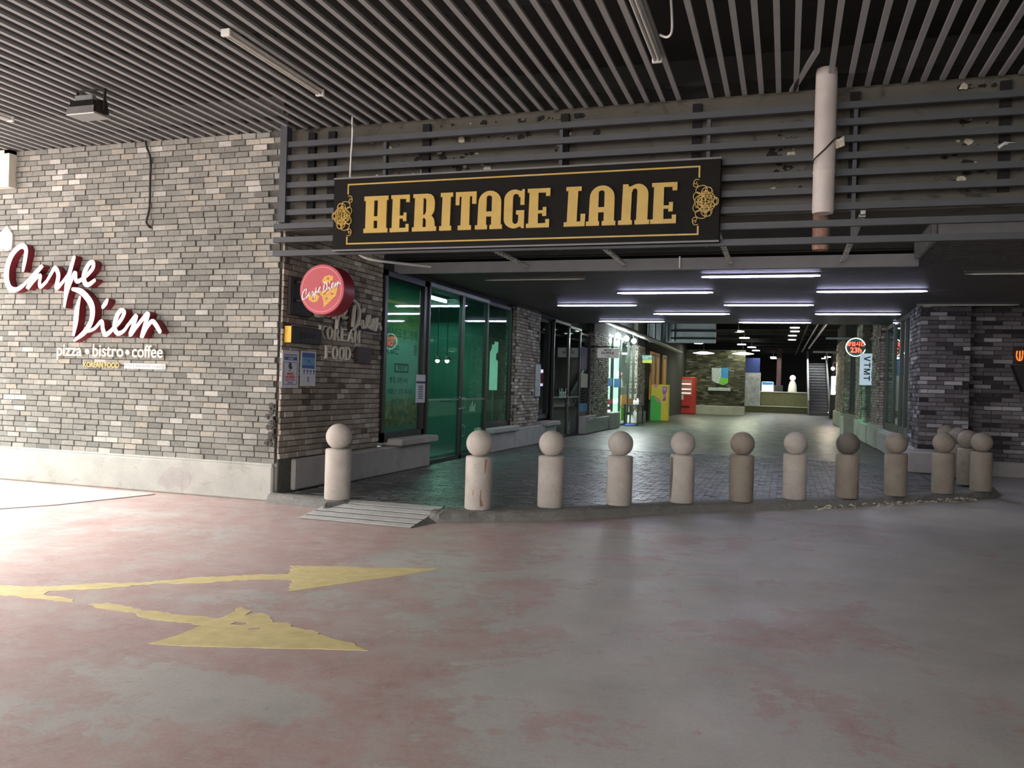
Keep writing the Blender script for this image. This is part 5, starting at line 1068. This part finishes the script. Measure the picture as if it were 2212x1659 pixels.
mb = MB(); mb.box(-6.55, -6.2, 53.96, 54.0, 1.0, 1.3); obj('label_plate', mb, 'letter_cream', t); mb = MB(); mb.box(-6.6, -5.8, 53.97, 54.0, .5, .62); obj('slot', mb, 'black_matte', t)
t = thing('shield_sign', (-4.1, 55.9, 2.0), 'shield-shaped grey, blue and green sign on the far brick wall', 'sign'); FS = FRONT(-4.1, 55.95, 2.0)
mb = MB(); mb.poly([(-.55, 1.12), (.05, 1.12), (.05, .5), (-.1, .1), (-.4, .2), (-.53, .3)], [], FS, 0, .08); obj('grey_panel', mb, 'shield_grey', t); mb = MB(); mb.poly([(.05, 1.12), (.5, 1.16), (.5, .45), (.05, .5)], [], FS, 0, .08); obj('blue_panel', mb, 'shield_blue', t); mb = MB(); mb.poly([(.05, .5), (.5, .45), (.5, .15), (.2, .0), (-.1, .1)], [], FS, 0, .08); obj('green_panel', mb, 'shield_green', t)
mb = MB(); mb.cbox(-4.84, -3.43, 55.75, 55.98, 1.62, 1.84, .02); obj('wall_light', mb, 'shield_grey', None, 'pale horizontal bar light under the shield sign', 'light')
mb = MB(); mb.box(-3.0, -1.9, 66.2, 67, .5, 3.1); mb.box(-3.0, -1.95, 66.18, 66.22, 3.1, 4.2, 1); obj('pillar', mb, ['stone_grey', 'pillar_blue'], None, 'grey stone pillar with a blue top left of the far counter', 'pillar')
# stage, counter, escalator
mb = MB(); mb.box(-3.2, 1.75, 66, 76, ZL, .56, 0); mb.box(-3.2, 1.75, 65.98, 76, .54, .58, 1); struct('floor_stage', mb, ['counter_olive', 'far_concrete'])
t = thing('counter', (-.1, 67.5, .58), 'long dark olive counter with a pale top edge at the far end', 'counter'); mb = MB(); mb.box(-2.0, 1.75, 67.4, 68.2, .58, 1.64); obj('front_panel', mb, 'counter_olive', t); mb = MB(); mb.cbox(-2.05, 1.78, 67.35, 68.25, 1.62, 1.7, .02); obj('worktop', mb, 'far_concrete', t)
t = thing('menu_screen', (-1.4, 69, 1.7), 'glowing white screen behind the far counter', 'screen'); mb = MB(); mb.cbox(-1.85, -.98, 69, 69.2, .6, 2.45, .03); obj('screen', mb, 'screen_white', t); mb = MB(); mb.box(-1.84, -.99, 68.98, 69, 2.2, 2.44); obj('header', mb, 'shield_blue', t)
t = thing('column', (-.6, 69.5, .58), 'dark column behind the far counter', 'column'); mb = MB(); mb.cbox(-.78, -.42, 69.3, 69.7, .58, 5.4, .03); obj('shaft', mb, 'plaque_brown', t); mb = MB(); mb.cbox(-.95, -.25, 69.1, 69.9, 1.6, 2.2, .03); obj('base_unit', mb, 'black_matte', t)
t = thing('glow_lamp', (.45, 69, 2.5), 'pink glowing ball lamp on a pale stand behind the counter', 'lamp'); mb = MB(); mb.sphere(.45, 69, 2.8, .22, 14, 10); obj('globe', mb, 'glow_pink', t); mb = MB(); mb.lathe(.45, 69, [(.35, 1.6), (.3, 2.2), (.18, 2.55)], 16); obj('stand', mb, 'letter_cream', t)
t = thing('escalator', (2.2, 63, ZL), 'dark escalator with pale step edges rising at the far end', 'escalator')
for i in range(18):
    y = 63.0+i*.42; z = ZL+.02+i*.215; mb = MB(); mb.box(1.62, 2.82, y, y+.42, z, z+.215); obj('step', mb, 'escalator_step', t)
mb = MB()
for i in range(18): y = 63.0+i*.42; z = ZL+.235+i*.215; mb.box(1.63, 2.81, y-.03, y+.05, z-.03, z+.012)
o = obj('step_edge', mb, 'stone_grey', t); 
for x in (1.52, 2.92):
    mb = MB(); mb.add([(x-.05, 62.6, ZL), (x+.05, 62.6, ZL), (x+.05, 70.6, 3.9), (x-.05, 70.6, 3.9), (x-.05, 62.6, 1.05), (x+.05, 62.6, 1.05), (x+.05, 70.6, 4.9), (x-.05, 70.6, 4.9)], [(0, 3, 2, 1), (4, 5, 6, 7), (0, 1, 5, 4), (3, 7, 6, 2), (0, 4, 7, 3), (1, 2, 6, 5)]); obj('balustrade', mb, 'frame_grey', t)
    mb = MB(); mb.tube([(x, 62.5, 1.0), (x, 62.5, 1.1), (x, 70.6, 4.95)], .06, 6); obj('handrail', mb, 'stone_grey', t)
# far hall shell
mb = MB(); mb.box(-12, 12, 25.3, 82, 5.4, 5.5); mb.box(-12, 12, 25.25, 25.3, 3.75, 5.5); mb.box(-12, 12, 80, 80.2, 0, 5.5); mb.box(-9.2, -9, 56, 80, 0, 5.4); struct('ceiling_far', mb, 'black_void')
mb = MB(); rg = random.Random(6)
for y in range(27, 80, 4): mb.box(-7, 3.6, y, y+.2, 5.0, 5.35)
obj('roof_beam', mb, 'ceiling_dark', [o for o in COL.objects if o.name == 'ceiling_far'][0])['kind'] = 'stuff'
for i, (x, z, r_) in enumerate(((1.75, 5.0, .07), (1.35, 4.95, .045), (.9, 4.9, .045))):
    mb = MB(); mb.tube([(x, 40, z), (x-.25, 66+i*5, z)], r_, 8); obj('service_pipe', mb, ('galvanised', 'frame_grey', 'ceiling_dark')[i], None, ('thick pale', 'thinner grey', 'dark')[i]+' service pipe running along the dark far ceiling', 'pipe')
mb = MB(); mb.tube([(1.5, 37, 3.95), (2.45, 37, 3.95)], .05, 8); mb.tube([(1.2, 44, 3.7), (2.4, 44, 3.7)], .05, 8); obj('bracket_pipe', mb, 'stone_grey', None, 'pale cross pipes above the round neon sign', 'pipe')
mb = MB(); mb.tube([(-6.05, 28.5, 3.95), (-5.9, 33, 3.9), (-5.6, 40, 3.75), (-5.5, 46, 3.65)], .1, 10); obj('cable_tray', mb, 'galvanised', None, 'shiny duct running along the left wall above the lit shop', 'duct')
mb = MB(); mb.box(-7.5, -3.2, 40, 40.3, 3.85, 5.4)
for z in (4.0, 4.35): mb.box(-5.2, -2.2, 39.5, 39.7, z, z+.08, 1)
for i in range(6): x = -6.6+i*.3; mb.box(x-.03, x+.03, 39.6, 39.7, 3.9, 5.4, 2)
struct('wall_mezzanine', mb, ['mezz_grey', 'black_void', 'shield_grey'])
LAMPS = [(-2.35, 43.2, 4.6), (-2.3, 48.4, 4.6), (-2.78, 55.2, 4.6), (-2.29, 58.6, 4.6), (-2.17, 63.2, 4.6), (-5.3, 53.5, 4.55)]
for i, (x, y, z) in enumerate(LAMPS):
    t = thing('ceiling_lamp', (x, y, z), 'white disc lamp under the dark far ceiling, %s from the front on the left' % ('first', 'second', 'third', 'fourth', 'fifth', 'sixth')[i], 'lamp', 'disc lamps under the far ceiling'); mb = MB(); mb.lathe(x, y, [(.27, z), (.27, z+.05)], 24); obj('lens', mb, 'disc_lamp', t); mb = MB(); mb.tube([(x, y, z+.05), (x, y, 5.4)], .015); obj('stem', mb, 'black_matte', t)
for i, (x, y, z) in enumerate(((.32, 44.5, 4.9), (.35, 47.2, 4.9), (.25, 50.7, 4.9), (.25, 54.7, 4.9), (3.0, 70, 4.5), (2.9, 73, 4.5), (-1.1, 72, 4.5), (-1.1, 75, 4.5))):
    t = thing('ceiling_lamp', (x, y, z), ('dim' if i < 4 else 'small pale')+' disc lamp under the dark far ceiling, %s' % ('first of the middle row', 'second of the middle row', 'third of the middle row', 'fourth of the middle row', 'above the escalator, nearer', 'above the escalator, farther', 'above the counter, nearer', 'above the counter, farther')[i], 'lamp', 'pale disc lamps under the far ceiling'); mb = MB(); mb.lathe(x, y, [(.24, z), (.24, z+.05)], 20); obj('lens', mb, 'pale_lamp' if i < 4 else 'disc_lamp', t); mb = MB(); mb.tube([(x, y, z+.05), (x, y, 5.4)], .015); obj('stem', mb, 'black_matte', t)
for i, (x, y) in enumerate(((-4.65, 50), (-2.43, 50))):
    t = thing('pendant_lamp', (x, y, 3.75), 'wide pale oval lamp before the far brick wall, '+('left' if i == 0 else 'right'), 'lamp', 'wide oval lamps'); mb = MB(); mb.lathe(x, y, [(.2, 3.74), (.6, 3.79), (.62, 3.82), (.2, 3.9)], 28); obj('shade', mb, 'pale_lamp', t); mb = MB(); mb.tube([(x, y, 3.9), (x, y, 5.4)], .015); obj('cord', mb, 'black_matte', t)

# ================================================================== LIGHT OF THE LAMPS, WITH ADDED FILLS IN THE LEFT SHOP
for x, y, lit in TROWS:
    if lit: area('tube_glow', (x, y, 3.525), (0, 0, 0), 1.8, .04, 4.2, (.82, .84, 1))
for y in (31.4, 33.2, 34.9): point('spot', (-5.95, y, 3.5), 45, (.9, 1, .98), .12)
area('bright_shop', (-8.3, 33.3, 3.8), (0, 0, 0), 2.5, 5, 200, (.85, 1, .92))
for x, y, z in LAMPS+[(-4.65, 50, 3.7), (-2.43, 50, 3.7)]: area('disc_glow', (x, y, z-.03), (0, 0, 0), .45, .45, 17, (.92, 1, .72))
area('left_shop', (-8.2, 14.6, 3.5), (0, 0, 0), .5, 2.2, 11, (.75, 1, .9))
area('left_shop_end_fill', (-8.2, 18.9, 3.6), (math.radians(-35), 0, 0), 1.2, .3, 12, (.8, 1, .88))  # added lamp without a fitting, to brighten the shop's end wall
area('left_shop_film_fill', (-7.1, 13.3, 3.6), (0, 0, 0), .3, 1.4, 50, (.9, 1, .9))  # added lamp without a fitting, brightens the window film from behind
area('right_shop', (5, 27, 3.85), (0, 0, 0), 2, 10, 260, (.7, 1, .78))
area('counter_lamps', (0, 67, 4.4), (0, 0, 0), 5, 4, 90, (.95, 1, .95))
point('warm_lamps', (2.2, 46.9, 2.95), 40, (1, .85, .65), .1)

# ================================================================== UNSEEN WALLS ROUND THE CAMERA, PLACED TO SHAPE THE DAYLIGHT
mb = MB(); mb.box(12, 12.3, -6, 20, 0, 5.6); mb.box(1.5, 12.3, -6.3, -6, 0, 5.6); mb.box(-12.5, -12.2, -6.3, 2.5, 0, 5.6)
struct('wall_daylight_block', mb, 'mortar')
